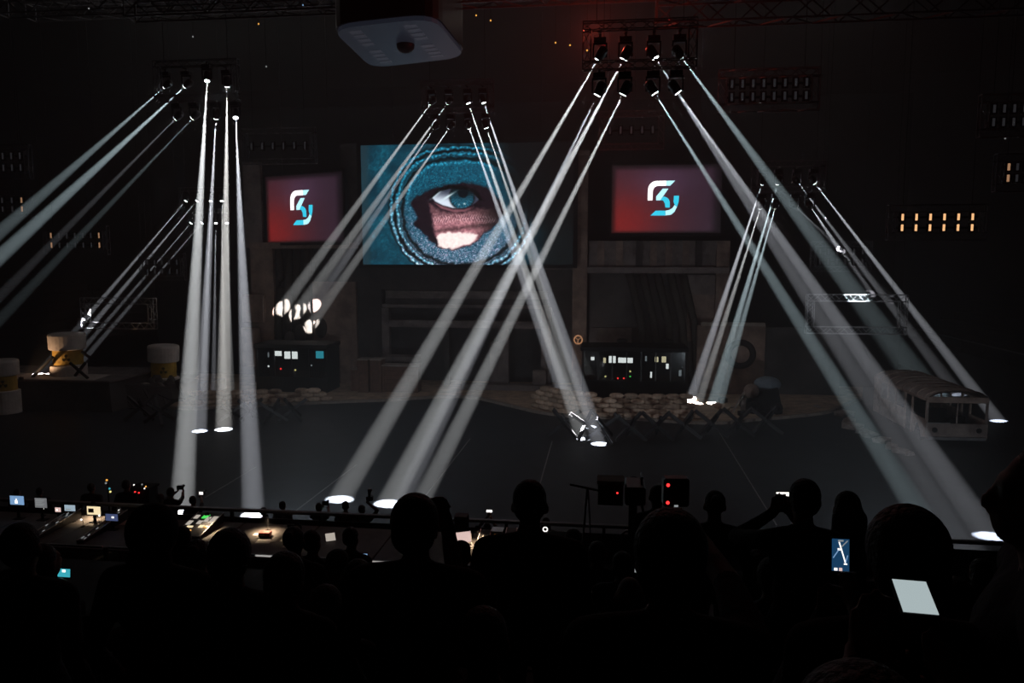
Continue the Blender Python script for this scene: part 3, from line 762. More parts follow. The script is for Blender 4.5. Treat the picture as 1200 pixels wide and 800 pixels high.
# giant marked drums with white caps
def drum(cx_px, cap_top, Y, wpx, z_bottom, label, tilt=0, zb=None):
    s = Y/FPX; W = wpx*s
    c = P(cx_px, cap_top, Y); 
    t = empty('marked_drum', (c.x, Y, z_bottom), 0, label, 'drum')
    H = c.z-z_bottom; r = W*.5
    capH = 21*s
    MB().lathe([(r*.8, 0), (r*.98, .02), (r, .08), (r, H-capH-20*s), (r*.82, H-capH-19*s)], 28).build('white_base', M['white'], t, smooth=False)
    d = MB().lathe([(r*.80, H-capH-20*s), (r*.82, H-capH-18*s), (r*.80, H-capH-14*s), (r*.82, H-capH-10*s), (r*.8, H-capH+.02)], 28).build('drum_body', M['yellow'], t, smooth=False)
    MB().lathe([(r*.9, H-capH), (r, H-capH+.05), (r*1.02, H-.15), (r*.97, H-.04), (r*.86, H)], 28).build('white_cap', M['white'], t, smooth=False)
    # trefoil mark on the body, facing the hall
    zc = H-capH-10*s; R0 = r*.83; ang0 = R_(-60)
    def surf(u, v): a_ = ang0+u/R0; return (R0*math.cos(a_), R0*math.sin(a_), zc+v)
    for q in (90, 210, 330):
        pl = [(.08*math.cos(R_(q-30)), .08*math.sin(R_(q-30))), (.24*math.cos(R_(q-30)), .24*math.sin(R_(q-30))), (.27*math.cos(R_(q)), .27*math.sin(R_(q))), (.24*math.cos(R_(q+30)), .24*math.sin(R_(q+30))), (.08*math.cos(R_(q+30)), .08*math.sin(R_(q+30)))]
        MB().add([surf(*p) for p in pl], [(0, 1, 2, 3, 4)]).build('warning_blade', M['mark'], d)
    MB().add([surf(.05*math.cos(R_(k*45)), .05*math.sin(R_(k*45))) for k in range(8)], [tuple(range(8))]).build('warning_dot', M['mark'], d)
    t.rotation_euler = (0, R_(tilt), 0)
    return t
# bunker that carries them
bz = P(60, 441, 46.6).z
bun = empty('dark_bunker', label='long low dark bunker with pale top carrying the capped drums', cat='bunker')
X0 = P(-60, 450, 46).x; X1 = P(128, 450, 46).x
MB().hexa([(X0, 45.0, 0), (X1+.8, 45.0, 0), (X1+.8, 52.0, 0), (X0, 52.0, 0), (X0, 46.0, bz-.25), (X1, 46.0, bz-.25), (X1, 52.0, bz-.25), (X0, 52.0, bz-.25)]).build('body', M['darkwall'], bun)
MB().box((X0, 45.9, bz-.25), (X1+.1, 52.0, bz-.12)).build('top_slab', M['concrete'], bun)
MB().hexa([(X0+.5, 46.2, bz-.12), (X1-1.2, 46.2, bz-.12), (X1-1.6, 48.6, bz-.12), (X0+.4, 48.6, bz-.12), (X0+.6, 46.4, bz-.08), (X1-1.5, 46.4, bz-.08), (X1-1.8, 48.4, bz-.08), (X0+.6, 48.4, bz-.08)]).build('pale_layer', M['white'], bun)  # thin pale layer over the front part of the top slab
X2 = P(205, 450, 49).x
MB().hexa([(X1+.6, 46.6, 0), (X2+.6, 47.6, 0), (X2+.4, 52.0, 0), (X1+.6, 52.0, 0), (X1+.1, 47.4, bz-.6), (X2, 48.6, bz-.9), (X2, 52.0, bz-.9), (X1+.1, 52.0, bz-.6)]).build('low_wing', M['darkwall'], bun)
for i in range(12):
    px = 135+i*6; y = 436+(i % 4)*5
    c = P(px, y+6, 48.6+(i % 3)*.5); zt_ = bz-.75-.2*(i/12)
    s = .28+.2*((i*7) % 3)/2
    o = MB().ball((0, 0, 0), (s*1.3, s, s*.6), 7, 5).build('rubble', M['rubble'] if i % 3 == 0 else M['darkwall'], bun); o.location = (c.x, c.y, zt_+s*.2); o.rotation_euler = (i*.6, i, i*1.7)
drum(78, 390, 48.0, 43, bz-.12, 'giant yellow drum with white cap and base on the bunker, warning mark')
drum(4, 421, 44.0, 34, 0.0, 'giant capped yellow drum standing in front of the bunker, cut by the frame')
drum(190, 404, 51.0, 37, bz-.9, 'farther capped yellow drum on the low wing of the bunker', 2)
braces = [((62, 418), (38, 442), 46.6), ((82, 425), (103, 443), 46.4), ((96, 412), (112, 424), 47.6), ((100, 425), (88, 440), 46.8), ((206, 446), (217, 468), 49)]
for a_, b_, Y in braces:
    p, q = P(*a_, Y), P(*b_, Y)
    o = MB().tube([p, q], .11, 6).build('brace_bar', M['black'], bun)
c = P(26, 447, 45.5)
t = empty('site_lamp', (c.x, 45.4, bz-.12), 0, 'small warm work lamp on the bunker edge shining at the drums', 'lamp')
MB().box((-.15, -.05, 0), (.15, .1, .25)).build('housing', M['black'], t, bevel=.02); MB().tube([(0, .02, .25), (0, .02, .32)], .02, 6).build('handle', M['black'], t)
MB().box((-.13, .101, .03), (.13, .106, .22)).build('lamp_glass', M['warmd'], t)
sl_ = spot('site_beam', (c.x, 45.55, bz+.05), P(72, 405, 47.6), 380, 70, (1, .62, .35), .8, .08)
# bent pipes and scrap below the wing
for i, (a_, b_, c_) in enumerate([((168, 455), (176, 470), (180, 480)), ((186, 462), (200, 468), (215, 469)), ((150, 470), (160, 480), (176, 482)), ((192, 466), (196, 480), (200, 492)), ((140, 482), (156, 478), (170, 486))]):
    o = MB().tube([P(*a_, 46.4), P(*b_, 46.2), P(*c_, 46.0)], .07, 6).build('scrap_pipe', M['steel'], bun)

# crates beside the portal
def crate(px0, px1, ytop, Y, label, lid=True, dep=1.1):
    X0, X1 = P(px0, 445, Y).x, P(px1, 445, Y).x; H = P((px0+px1)/2, ytop, Y).z-GZ; W = X1-X0
    t = empty('wooden_crate', ((X0+X1)/2, Y, GZ), 0, label, 'crate')
    MB().box((-W/2+.05, .05, 0), (W/2-.05, dep, H-.08)).build('box', M['crate'], t)
    n = max(3, int(H/.32))
    for i in range(n): MB().box((-W/2, 0, i*(H-.1)/n+.02), (W/2, .05, (i+1)*(H-.1)/n-.02)).build('plank', M['crate'], t)
    for s in (-1, 1): MB().box((s*(W/2-.08)-.08, -.04, 0), (s*(W/2-.08)+.08, 0, H-.08)).build('batten', M['crate'], t)
    MB().box((-W/2-.03, -.05, H-.08), (W/2+.03, dep+.03, H)).build('lid', M['rubble'] if lid else M['crate'], t)
crate(419, 431.5, 421, 53.4, 'tall brown crate with pale lid, the one nearer the small booth')
crate(434, 447, 421, 53.6, 'tall brown crate with pale lid beside the long crate')
crate(448, 490, 428, 53.8, 'long brown crate under the pale window frames')
crate(411, 419, 432, 53.9, 'narrow low crate wedged between tower and tall crate')

# dark hulk on the pavement
p0 = FL(858, 484, GZ); p1 = FL(916, 482, GZ)
hk = empty('vehicle_hulk', ((p0.x+p1.x)/2, p0.y+1.0, GZ), 0, 'dark wrecked vehicle hulk with pale domed top on the sandy pavement', 'vehicle wreck')
hw = (p1.x-p0.x)/2
MB().hexa([(-hw*.55, -1, 0), (hw*.95, -1, 0), (hw*.95, 1.4, 0), (-hw*.55, 1.4, 0), (-hw*.3, -.8, 1.5), (hw*.75, -.7, 1.7), (hw*.75, 1.2, 1.7), (-hw*.3, 1.2, 1.5)]).build('hull', M['black'], hk, bevel=.12)
MB().ball((hw*.42, .0, 1.75), (.85, .75, .5), 18, 10).build('dome', mat('dome_paint', (.16, .20, .24), .45, var=.25, scale=3), hk, smooth=True)
MB().ball((-hw*.25, -.6, 1.35), (.5, .45, .5), 14, 8).build('nose', M['plaster'], hk, smooth=True)
MB().tube([(-hw*1.0, -1.0, 0), (-hw*.62, -.8, 1.15), (-hw*.45, -.7, 1.45)], .07, 6).build('bent_bar', M['rubble'], hk)
MB().hexa([(-hw*.72, -1.02, .1), (-hw*.5, -1.02, .1), (-hw*.5, -.98, .1), (-hw*.72, -.98, .1), (-hw*.62, -.9, 1.0), (-hw*.48, -.9, 1.0), (-hw*.48, -.86, 1.0), (-hw*.62, -.86, 1.0)]).build('torn_plate', M['rubble'], hk)
for x in (-.2, .65): MB().torus((hw*x, -1.1, .42), .28, .13, 'y', 16, 8).build('wheel', M['tyre'], hk, smooth=True)
# black boxes and rubble on the pavement
for px, py, w_ in ((847, 471, .55), (870, 487, .5), (893, 488, .5)):
    p = FL(px, py, GZ); t = empty('floor_spotlight_case', p, .2, 'small black case lying on the sandy pavement near the hulk', 'case', 'black cases on the pavement')
    MB().box((-w_/2, -.2, 0), (w_/2, .2, .3)).build('body', M['black'], t, bevel=.03); MB().tube([(-.12, -.22, .32), (-.12, -.22, .4), (.12, -.22, .4), (.12, -.22, .32)], .015, 5).build('handle', M['black'], t)
def chunk_mesh(seed):
    r = random.Random(seed); bm = bmesh.new(); bmesh.ops.create_icosphere(bm, subdivisions=1, radius=1)
    for v in bm.verts: v.co *= r.uniform(.65, 1.15)
    for v in bm.verts: v.co.z = max(v.co.z, -.35)+.35
    me = bpy.data.meshes.new('rubble_chunk'); bm.to_mesh(me); bm.free(); me.materials.append(M['rubble']); return me
CH = [chunk_mesh(i) for i in range(5)]
def chunks(lst, label, group, z=0.):
    for i, (px, py, s) in enumerate(lst):
        o = link('rubble_chunk', CH[i % 5]); o.location = FL(px, py, z); o.scale = (s*1.4, s, s*.6); o.rotation_euler = (0, 0, i*1.3); tag(o, label, 'rubble', group)
chunks([(838, 474, .2), (843, 478, .25), (848, 484, .18), (858, 478, .15), (958, 477, .22), (951, 480, .12)], 'pale rubble chunk on the sandy pavement', 'rubble on the pavement', GZ)
chunks([(988, 487, .55), (994, 495, .5), (1001, 502, .6), (1010, 507, .45), (1020, 512, .55), (1032, 518, .45), (1044, 525, .42), (1056, 530, .4), (1066, 533, .3)], 'pale broken slab piece in the ridge beside the bus', 'rubble ridge by the bus')
p = FL(247, 456, GZ); o = MB().hexa([(-.9, -.7, 0), (.9, -.6, 0), (.9, .7, 0), (-.9, .7, 0), (-.85, -.65, .5), (.85, -.55, .75), (.85, .65, .75), (-.85, .65, .5)]).build('concrete_block', M['rubble'], bevel=.04)
o.location = p; tag(o, 'tilted pale concrete block under the thin upright beams', 'concrete block')

# ------------------------------------------------------------------ trusses, moving heads, beams
def truss(mb, a, b, s=.28, r=.022, n=None):
    """square lattice truss between a and b (axis-aligned along x or z)"""
    a, b = V(a), V(b); d = (b-a); L = d.length; d.normalize()
    u = V((0, 1, 0)); v_ = d.cross(u).normalized(); h_ = s/2
    cs = [u*sx*h_+v_*sy*h_ for sx, sy in ((-1, -1), (1, -1), (1, 1), (-1, 1))]
    for c in cs: mb.tube([a+c, b+c], r, 4)
    n = n or max(2, int(L/.34))
    for i in range(n):
        t0, t1 = a+d*(L*i/n), a+d*(L*(i+1)/n)
        for k in range(4):
            c0, c1 = cs[k], cs[(k+1) % 4]
            p, q = (t0+c0, t1+c1) if i % 2 else (t0+c1, t1+c0)
            mb.tube([p, q], r*.62, 3, cap=False)
    for e in (a, b):
        for k in range(4): mb.tube([e+cs[k], e+cs[(k+1) % 4]], r, 4)
    return mb
def frame(name, px_rect, Y, label, m='alud', lamps=None, cable=True, group=None, s=.28):
    x0, y0, x1, y1 = px_rect; xm, ym = (x0+x1)/2, (y0+y1)/2
    X0, X1 = P(x0, ym, Y).x, P(x1, ym, Y).x; ZT, ZB = P(xm, y0, Y).z, P(xm, y1, Y).z
    W, H = X1-X0, ZT-ZB
    t = empty(name, ((X0+X1)/2, Y, ZB), 0, label, 'truss frame', group)
    k = s/2
    truss(MB(), (-W/2, 0, H-k), (W/2, 0, H-k), s).build('top_truss', M[m], t)
    truss(MB(), (-W/2, 0, k), (W/2, 0, k), s).build('bottom_truss', M[m], t)
    for sd in (-1, 1): truss(MB(), (sd*(W/2-k), 0, s), (sd*(W/2-k), 0, H-s), s).build('side_truss', M[m], t)
    if cable:
        for q in (-.35, .35): MB().tube([(W*q, 0, H), (W*q, 0, HZ-ZB)], .012, 4).build('hanging_cable', M['black'], t)
    if lamps:
        nx, nz, mats_ = lamps
        for j in range(nz):
            zj = s+(H-2*s)*(j+.5)/nz
            MB().box((-W/2+s, .02, zj-.04), (W/2-s, .08, zj+.04)).build('lamp_bar', M['black'], t)
            for i in range(nx):
                xi = -W/2+s+(W-2*s)*(i+.5)/nx
                hs = MB().box((xi-.11, -.1, zj-.2*H/1.6), (xi+.11, .02, zj+.2*H/1.6)).build('lamp_housing', M['black'], t)
                MB().box((xi-.045, -.115, zj-.15*H/1.6), (xi+.045, -.101, zj+.15*H/1.6)).build('lamp_tube', mats_(i, j), hs)
    return t
# shared meshes of the fixture (head points along local -Z)
head_me = MB().lathe([(.06, .34), (.14, .30), (.17, .2), (.165, 0), (.14, -.1), (.125, -.12)], 16).mesh('head', True); head_me.materials.append(M['blackg'])
lens_me = MB().lathe([(.02, -.123), (.112, -.125), (.112, -.135), (.02, -.14)], 16).mesh('lens'); lens_me.materials.append(M['lens'])
yoke_me = MB().box((-.24, -.05, -.05), (-.19, .05, .38)).box((.19, -.05, -.05), (.24, .05, .38)).box((-.24, -.06, .36), (.24, .06, .42)).mesh('yoke'); yoke_me.materials.append(M['blackg'])
base_me = MB().box((-.2, -.16, .42), (.2, .16, .58)).mesh('base'); base_me.materials.append(M['blackg'])
clamp_me = MB().box((-.04, -.04, .58), (.04, .04, .68)).mesh('clamp'); clamp_me.materials.append(M['alud'])
def moving_head(loc, target, power, label, group, ang=2.6, col=(1, 1, 1), soft=.02):
    t = empty('moving_head_light', loc, 0, label, 'stage light', group)
    link('base', base_me, t); link('yoke', yoke_me, t); link('clamp', clamp_me, t)
    hd = link('head', head_me, t); link('lens', lens_me, hd)
    q = (V(target)-V(loc)).to_track_quat('-Z', 'Y')
    hd.rotation_mode = 'QUATERNION'; hd.rotation_quaternion = q
    l = bpy.data.lights.new('beam', 'SPOT'); l.energy = power*BEAM_W; l.spot_size = R_(ang*1.25); l.spot_blend = .55
    l.shadow_soft_size = soft; l.color = col
    lo = bpy.data.objects.new('beam_source', l); COL.objects.link(lo); lo.parent = hd; lo.location = (0, 0, -.165)
    return t
WHT, TEAL, WRM, LAV = (1, .99, .98), (.78, .95, 1), (1, .95, .9), (.93, .93, 1)
def rig(name, up, low, Y, label, glabel, extra=.55, m='alud'):
    """up / low: list of (px,py, target, power, colour, angle)"""
    pts = [P(u[0], u[1], Y) for u in up]; z = sum(p.z for p in pts)/len(pts)
    ptl = [P(u[0], u[1], Y) for u in low]; zl = sum(p.z for p in ptl)/len(ptl)
    X0, X1 = min(p.x for p in pts)-extra, max(p.x for p in pts)+extra
    t = empty(name, ((X0+X1)/2, Y, zl+.68), 0, label, 'truss frame')
    W = X1-X0; s = .26; zt = z+.68-(zl+.68)   # top truss underside
    truss(MB(), (-W/2, 0, s/2), (W/2, 0, s/2), s).build('bottom_truss', M[m], t)
    truss(MB(), (-W/2, 0, zt+s/2), (W/2, 0, zt+s/2), s).build('top_truss', M[m], t)
    for sd in (-1, 1): truss(MB(), (sd*(W/2-s/2), 0, s), (sd*(W/2-s/2), 0, zt), s).build('side_truss', M[m], t)
    for q in (-.38, .38): MB().tube([(W*q, 0, zt+s), (W*q, 0, HZ-(zl+.68))], .012, 4).build('hanging_cable', M['black'], t)
    for lst, zz, wh in ((up, z, 'upper'), (low, zl, 'lower')):
        for hi, (px, py, tg, pw, col, ang) in enumerate(lst):
            side_ = ['outermost towards the bunker', 'inner towards the bunker', 'inner towards the bus', 'outermost towards the bus'][hi]
            off = 0.
            if wh == 'upper': off = .55 if tg.y > Y-1.5 else -.55
            p = P(px, py, Y+off); p.z = zz
            if wh == 'upper': MB().box((p.x-t.location.x-.05, min(0, off), zt+.0), (p.x-t.location.x+.05, max(0, off), zt+.05)).build('outrigger', M['black'], t)
            moving_head(p, tg, pw, '%s-row moving head light, %s, on the %s' % (wh, side_, glabel), '%s beam lights of the %s' % (wh, glabel), ang, col)
F0 = lambda x, y: FL(x, y, 0)
rig('beam_rig', [(703, 62, F0(398, 585), .8, WHT, 2.6), (733, 60, F0(455, 590), 1.0, WHT, 2.7), (766, 59, F0(1147, 663), .3, LAV, 2.7), (796, 57, P(1074, 442, 54), .34, TEAL, 2.5)],
    [(702, 108, F0(468, 592), .5, LAV, 2.4), (732, 107, F0(492, 590), .75, WHT, 2.4), (765, 105, F0(1097, 632), .42, TEAL, 2.5), (792, 104, F0(1160, 628), .48, LAV, 2.5)],
    26, 'hanging light frame nearest the red lamp with two rows of beam lights', 'frame by the red lamp')
rig('beam_rig', [(195, 98, P(-30, 298, 39), .32, TEAL, 2.5), (219, 98, P(-30, 328, 39), .62, TEAL, 2.5), (243, 94, F0(213, 602), 1.9, WHT, 2.6), (266, 93, F0(262, 503), 1.9, WRM, 2.5)],
    [(208, 138, P(-25, 372, 39), .10, LAV, 1.8), (228, 137, P(-20, 395, 39), .12, TEAL, 1.8), (253, 135, F0(234, 505), 1.1, LAV, 2.3), (276, 134, F0(297, 603), 1.2, LAV, 2.6)],
    34, 'hanging light frame over the bunker side with upright and leftward beams', 'frame over the bunker side')
rig('beam_rig', [(506, 118, P(330, 362, 57), .8, WHT, 2.0), (526, 117, P(348, 366, 57), .8, WHT, 2.0), (548, 115, F0(683, 514), 1.5, WHT, 2.2), (566, 114, F0(703, 520), 1.1, LAV, 2.4)],
    [(510, 150, P(368, 358, 57), .45, LAV, 1.9), (528, 148, P(362, 384, 57), .65, WHT, 1.9), (549, 147, F0(664, 470), .8, LAV, 2.6), (569, 146, F0(690, 500), .7, WHT, 2.4)],
    40, 'hanging light frame in front of the eye screen with crossed-out beams', 'frame before the eye screen')
rig('beam_rig', [(894, 212, F0(808, 472), 1.1, LAV, 2.0), (912, 212, F0(834, 474), 1.1, TEAL, 2.0), (934, 211, P(1040, 352, 49), .35, LAV, 1.8), (953, 210, F0(1170, 493), .75, LAV, 1.9)],
    [(892, 242, F0(818, 474), .8, WHT, 1.8), (909, 241, F0(842, 476), .7, TEAL, 1.9), (931, 241, P(985, 292, 47.5), .08, LAV, 1.6), (949, 240, P(982, 290, 47.6), .4, LAV, 1.6)],
    40, 'hanging light frame past the emblem screen with split beams', 'frame past the emblem screen')
rig('beam_rig', [(219, 235, P(101, 372, 50), .7, LAV, 1.7), (232, 235, P(107, 382, 50), .7, LAV, 1.7), (247, 234, F0(238, 466), .8, LAV, 1.8), (260, 234, F0(262, 464), .8, WRM, 1.8)],
    [(225, 260, P(98, 408, 50), .35, LAV, 1.6), (238, 260, P(108, 410, 50), .35, LAV, 1.6), (253, 260, F0(250, 466), .6, LAV, 1.6), (266, 259, F0(272, 466), .6, WHT, 1.6)],
    55, 'farthest small light frame above the bunker wing', 'farthest small frame')

hot = lambda idx, on, off: (lambda i, j: M[on] if i in idx else M[off])
allw = lambda i, j: M['warm']
frame('blinder_frame', (52, 265, 127, 298), 45, 'truss frame with two lamp rows, warm at both ends, over the bunker', lamps=(7, 2, hot((0, 6), 'warmd', 'coldd')))
frame('blinder_frame', (165, 297, 217, 328), 50, 'small truss frame with grey lamps beside the upright beams', lamps=(5, 2, hot((), 'warm', 'coldd')))
frame('blinder_frame', (842, 81, 960, 130), 30, 'large dim truss frame with lamp rows high beside the red lamp rig', lamps=(8, 2, hot((), 'warm', 'coldd')))
frame('blinder_frame', (1040, 240, 1155, 281), 34, 'truss frame with two rows of six glowing amber lamps', lamps=(6, 2, allw))
frame('blinder_frame', (702, 130, 778, 175), 40, 'dim truss frame hanging above the emblem screen', lamps=(5, 1, hot((), 'warm', 'coldd')))
frame('blinder_frame', (284, 150, 370, 192), 42, 'dim truss frame hanging above the narrower red screen', lamps=(6, 1, hot((), 'warm', 'coldd')))
frame('blinder_frame', (-35, 170, 36, 210), 38, 'dim truss frame at the hall side, the upper of two', lamps=(6, 2, hot((), 'warm', 'coldd')))
frame('blinder_frame', (-40, 224, 38, 256), 41, 'dim truss frame at the hall side, the lower of two', lamps=(6, 2, hot((5,), 'warmd', 'coldd')))
frame('blinder_frame', (950, 283, 1021, 318), 48, 'small truss frame struck by a thin beam behind the split-beam rig', lamps=(6, 2, hot((), 'warm', 'coldd')))
frame('blinder_frame', (1148, 110, 1250, 160), 31, 'dim truss frame by the side stand, the upper of two', lamps=(7, 2, hot((), 'warm', 'coldd')))
frame('blinder_frame', (1166, 180, 1256, 224), 32, 'dim truss frame by the side stand, the lower of two', lamps=(7, 2, hot((0,), 'warmd', 'coldd')))
frame('open_truss_frame', (97, 349, 182, 385), 50, 'open rectangular truss frame above the capped drums', m='alu', s=.42)
frame('open_truss_frame', (945, 345, 1062, 391), 42.8, 'open rectangular truss frame above the bus, one end lit', m='alu', s=.36)

# hanging scoreboard, seen from below
def rounded(pts, r, n=5):
    out = []
    m_ = len(pts)
    for i in range(m_):
        p, a_, b_ = pts[i], pts[i-1], pts[(i+1) % m_]
        u = (a_-p).normalized()*r; v_ = (b_-p).normalized()*r
        for k in range(n+1):
            t = k/n; out.append((1-t)**2*(p+u)+2*t*(1-t)*p+t*t*(p+v_))
    return out
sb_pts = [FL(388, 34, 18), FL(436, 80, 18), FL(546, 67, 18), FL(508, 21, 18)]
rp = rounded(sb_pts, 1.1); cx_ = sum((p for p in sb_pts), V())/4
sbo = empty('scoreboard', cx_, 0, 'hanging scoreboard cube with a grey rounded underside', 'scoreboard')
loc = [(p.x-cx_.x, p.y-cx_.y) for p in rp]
MB().prism_z(loc, 0, .15).build('underside', emis('underside_glow', (.55, .65, 1), .017), sbo)  # faint glow stands in for light falling on the underside
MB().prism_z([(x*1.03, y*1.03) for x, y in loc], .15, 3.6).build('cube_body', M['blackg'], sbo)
pale = emis('scoreboard_band', (.75, .75, 1), .032)  # pale bands, their glow also standing in for light from below
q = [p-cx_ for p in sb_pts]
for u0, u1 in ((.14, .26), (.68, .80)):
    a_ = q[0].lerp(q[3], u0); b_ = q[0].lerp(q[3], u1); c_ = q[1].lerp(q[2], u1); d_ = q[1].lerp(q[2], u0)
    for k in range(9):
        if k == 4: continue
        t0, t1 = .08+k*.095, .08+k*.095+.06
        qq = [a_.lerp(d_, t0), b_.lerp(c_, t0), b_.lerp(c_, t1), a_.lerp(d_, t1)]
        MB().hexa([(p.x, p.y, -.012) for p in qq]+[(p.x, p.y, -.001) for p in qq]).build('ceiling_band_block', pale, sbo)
MB().ball((0.2, -.1, -.05), (.35, .35, .3), 14, 8).build('dome_camera', M['blackg'], sbo, smooth=True)
for sx, sy in ((-1, -1), (1, -1), (1, 1), (-1, 1)): MB().tube([(sx*1.2, sy*1.0, 3.6), (sx*1.2, sy*1.0, HZ-18)], .03, 5).build('hanging_cable', M['black'], sbo)
# long ceiling girders and red warning lamp
for i, (Y, z, x0, x1) in enumerate([(31, 20.2, -20, 22), (36, 22.2, -30, 26), (43, 24.2, -34, 30), (29, 18.6, 1.5, 16)]):
    t = empty('ceiling_girder', (0, Y, z), 0, ['ceiling girder over the red lamp, long and nearest', 'long ceiling girder behind the scoreboard', 'long ceiling girder farthest from the seats', 'short low girder glowing red by the red lamp'][i], 'girder')
    truss(MB(), (x0, 0, 0), (x1, 0, 0), .8, .045, int((x1-x0)/.9)).build('lattice', M['alud'], t)
    for k in range(5):
        x = x0+(x1-x0)*(k+.5)/5; MB().tube([(x, 0, .4), (x, 0, HZ-z)], .03, 5).build('hanger', M['black'], t)
c = P(707.5, 65, 27.2)
rl = empty('red_warning_lamp', c, 0, 'small glowing red lamp beside the outer beam head', 'lamp')
MB().ball((0, 0, 0), .07, 10, 6).build('bulb', M['red_on'], rl); MB().box((-.08, -.08, .06), (.08, .08, .22)).build('socket', M['black'], rl)
MB().tube([(0, 0, .22), (0, 0, HZ-c.z)], .01, 4).build('wire', M['black'], rl)
pl = bpy.data.lights.new('red_glow', 'POINT'); pl.energy = 210; pl.color = (1, .10, .06); pl.shadow_soft_size = .1
po = bpy.data.objects.new('red_glow', pl); COL.objects.link(po); po.location = (c.x-.3, c.y+.6, c.z+.9)
# little lamps in the roof
for px, py, m in [(104, 10, 'dimwhite_on'), (144, 6, 'dimwhite_on'), (226, 43, 'dimwhite_on'), (303, 28, 'orange_on'), (355, 6, 'blue_on'), (312, 78, 'dimwhite_on'), (558, 18, 'orange_on'), (575, 24, 'orange_on'), (651, 50, 'orange_on'), (668, 53, 'orange_on'), (688, 59, 'orange_on'), (784, 24, 'red_on'), (1178, 162, 'dimwhite_on')]:
    c = P(px, py, 33); t = empty('roof_lamp', c, 0, 'tiny %s pilot lamp among the dark roof girders' % {'dimwhite_on': 'white', 'orange_on': 'orange', 'blue_on': 'blue', 'red_on': 'red'}[m], 'lamp', 'roof pilot lamps ' + m[:4])
    MB().ball((0, 0, 0), .035, 8, 5).build('bulb', M[m], t); MB().tube([(0, 0, .03), (0, 0, HZ-c.z)], .01, 4).build('wire', M['black'], t)

# ------------------------------------------------------------------ people
def bez_arm(sh, target, pole, l1=.30, l2=.27):
    sh, target = V(sh), V(target); d = target-sh; D = min(d.length, (l1+l2)*.995); d.normalize()
    a_ = (l1*l1-l2*l2+D*D)/(2*D); hgt = math.sqrt(max(l1*l1-a_*a_, 0))
    pv = V(pole); pv = pv-d*pv.dot(d)
    pv = pv.normalized() if pv.length > 1e-4 else V((0, 0, -1))
    return sh+d*a_+pv*hgt, sh+d*D
class Body:
    """primitives (tapered capsules and ellipsoids) that are fused into one skin by a voxel remesh"""
    def __init__(s): s.pr = []
    def cap(s, a, b, ra, rb, tagm='cloth'): s.pr.append(('c', V(a), V(b), ra, rb, tagm))
    def ell(s, c, r, tagm='cloth', rot=None): s.pr.append(('e', V(c), V(r), rot or Quaternion(), 0, tagm))
    def fuse(s, name, voxel, mats, order, smooth=2):
        mb = MB()
        for k, a, b, c, d, tg in s.pr:
            if k == 'c':
                ax = b-a; L = max(ax.length, 1e-4); q = ax.to_track_quat('Z', 'Y')
                prof = [(c*math.cos(t), c*math.sin(t)) for t in [R_(x) for x in (-88, -60, -30, 0)]] + [(d*math.cos(t), L+d*math.sin(t)) for t in [R_(x) for x in (0, 30, 60, 88)]]
                m2 = MB().lathe(prof, 12); mb.add([a+q@V(v) for v in m2.v], m2.f)
            else:
                m2 = MB().ball((0, 0, 0), (b.x, b.y, b.z), 14, 10); mb.add([a+c@V(v) for v in m2.v], m2.f)
        me = mb.mesh('raw')
        o = bpy.data.objects.new('raw', me); COL.objects.link(o)
        md = o.modifiers.new('r', 'REMESH'); md.mode = 'VOXEL'; md.voxel_size = voxel
        if smooth: ms = o.modifiers.new('s', 'SMOOTH'); ms.factor = .5; ms.iterations = smooth
        dg = bpy.context.evaluated_depsgraph_get(); dg.update()
        out = bpy.data.meshes.new_from_object(o.evaluated_get(dg)); out.name = name
        bpy.data.objects.remove(o); bpy.data.meshes.remove(me)
        out.materials.clear()
        for m in mats: out.materials.append(m)
        n = len(out.polygons); ctr = np.zeros(n*3); out.polygons.foreach_get('center', ctr); ctr = ctr.reshape(-1, 3)
        best = np.full(n, 1e9); idx = np.zeros(n, np.int32)
        for k, a, b, c, d, tg in s.pr:
            if k == 'c':
                A = np.array(a); B = np.array(b); ab = B-A; t = np.clip(((ctr-A)@ab)/max(ab@ab, 1e-9), 0, 1)
                dist = np.linalg.norm(ctr-(A+t[:, None]*ab), axis=1)-(c+(d-c)*t)
            else:
                Rm = np.array(c.to_matrix()); lc = (ctr-np.array(a))@Rm; rr = np.array(b); kk = np.linalg.norm(lc/rr, axis=1)
                dist = (kk-1)*rr.min()
            u = dist < best; best[u] = dist[u]; idx[u] = order.index(tg)
        out.polygons.foreach_set('material_index', idx); out.polygons.foreach_set('use_smooth', np.ones(n, bool)); out.update()
        return out
def hand(B, wrist, fdir, side, curl=.5, thumb=1, s=1.0):
    """palm and five fingers; fdir: along the hand, side: towards the thumb"""
    f = V(fdir).normalized(); sd = V(side); sd = (sd-f*sd.dot(f)).normalized(); nrm = f.cross(sd)*thumb
    wr = V(wrist)
    for k in (-.024, 0., .022): B.cap(wr+sd*k*.7*s, wr+f*.078*s+sd*k*s, .015*s, .013*s, 'skin')
    for i, (off, L) in enumerate(((.031, .068), (.010, .078), (-.011, .073), (-.031, .058))):
        p = wr+f*.085*s+sd*off*s; d1 = (f*(1-curl*.5)-nrm*curl).normalized(); d2 = (f*(1-curl*1.1)-nrm*curl*1.4).normalized()
        a_ = p+d1*L*.55*s; b_ = a_+d2*L*.5*s
        B.cap(p-f*.012*s, a_, .0095*s, .0085*s, 'skin'); B.cap(a_, b_, .0085*s, .007*s, 'skin')
    p = wr+f*.022*s+sd*.03*s; a_ = p+(f*.55+sd*.8-nrm*.3*curl).normalized()*.04*s; b_ = a_+(f*.95+sd*.15-nrm*.5*curl).normalized()*.034*s
    B.cap(p, a_, .0125*s, .011*s, 'skin'); B.cap(a_, b_, .010*s, .0085*s, 'skin')
PM = ['cloth', 'skin', 'trouser', 'eye']
LASTW = [None, None]
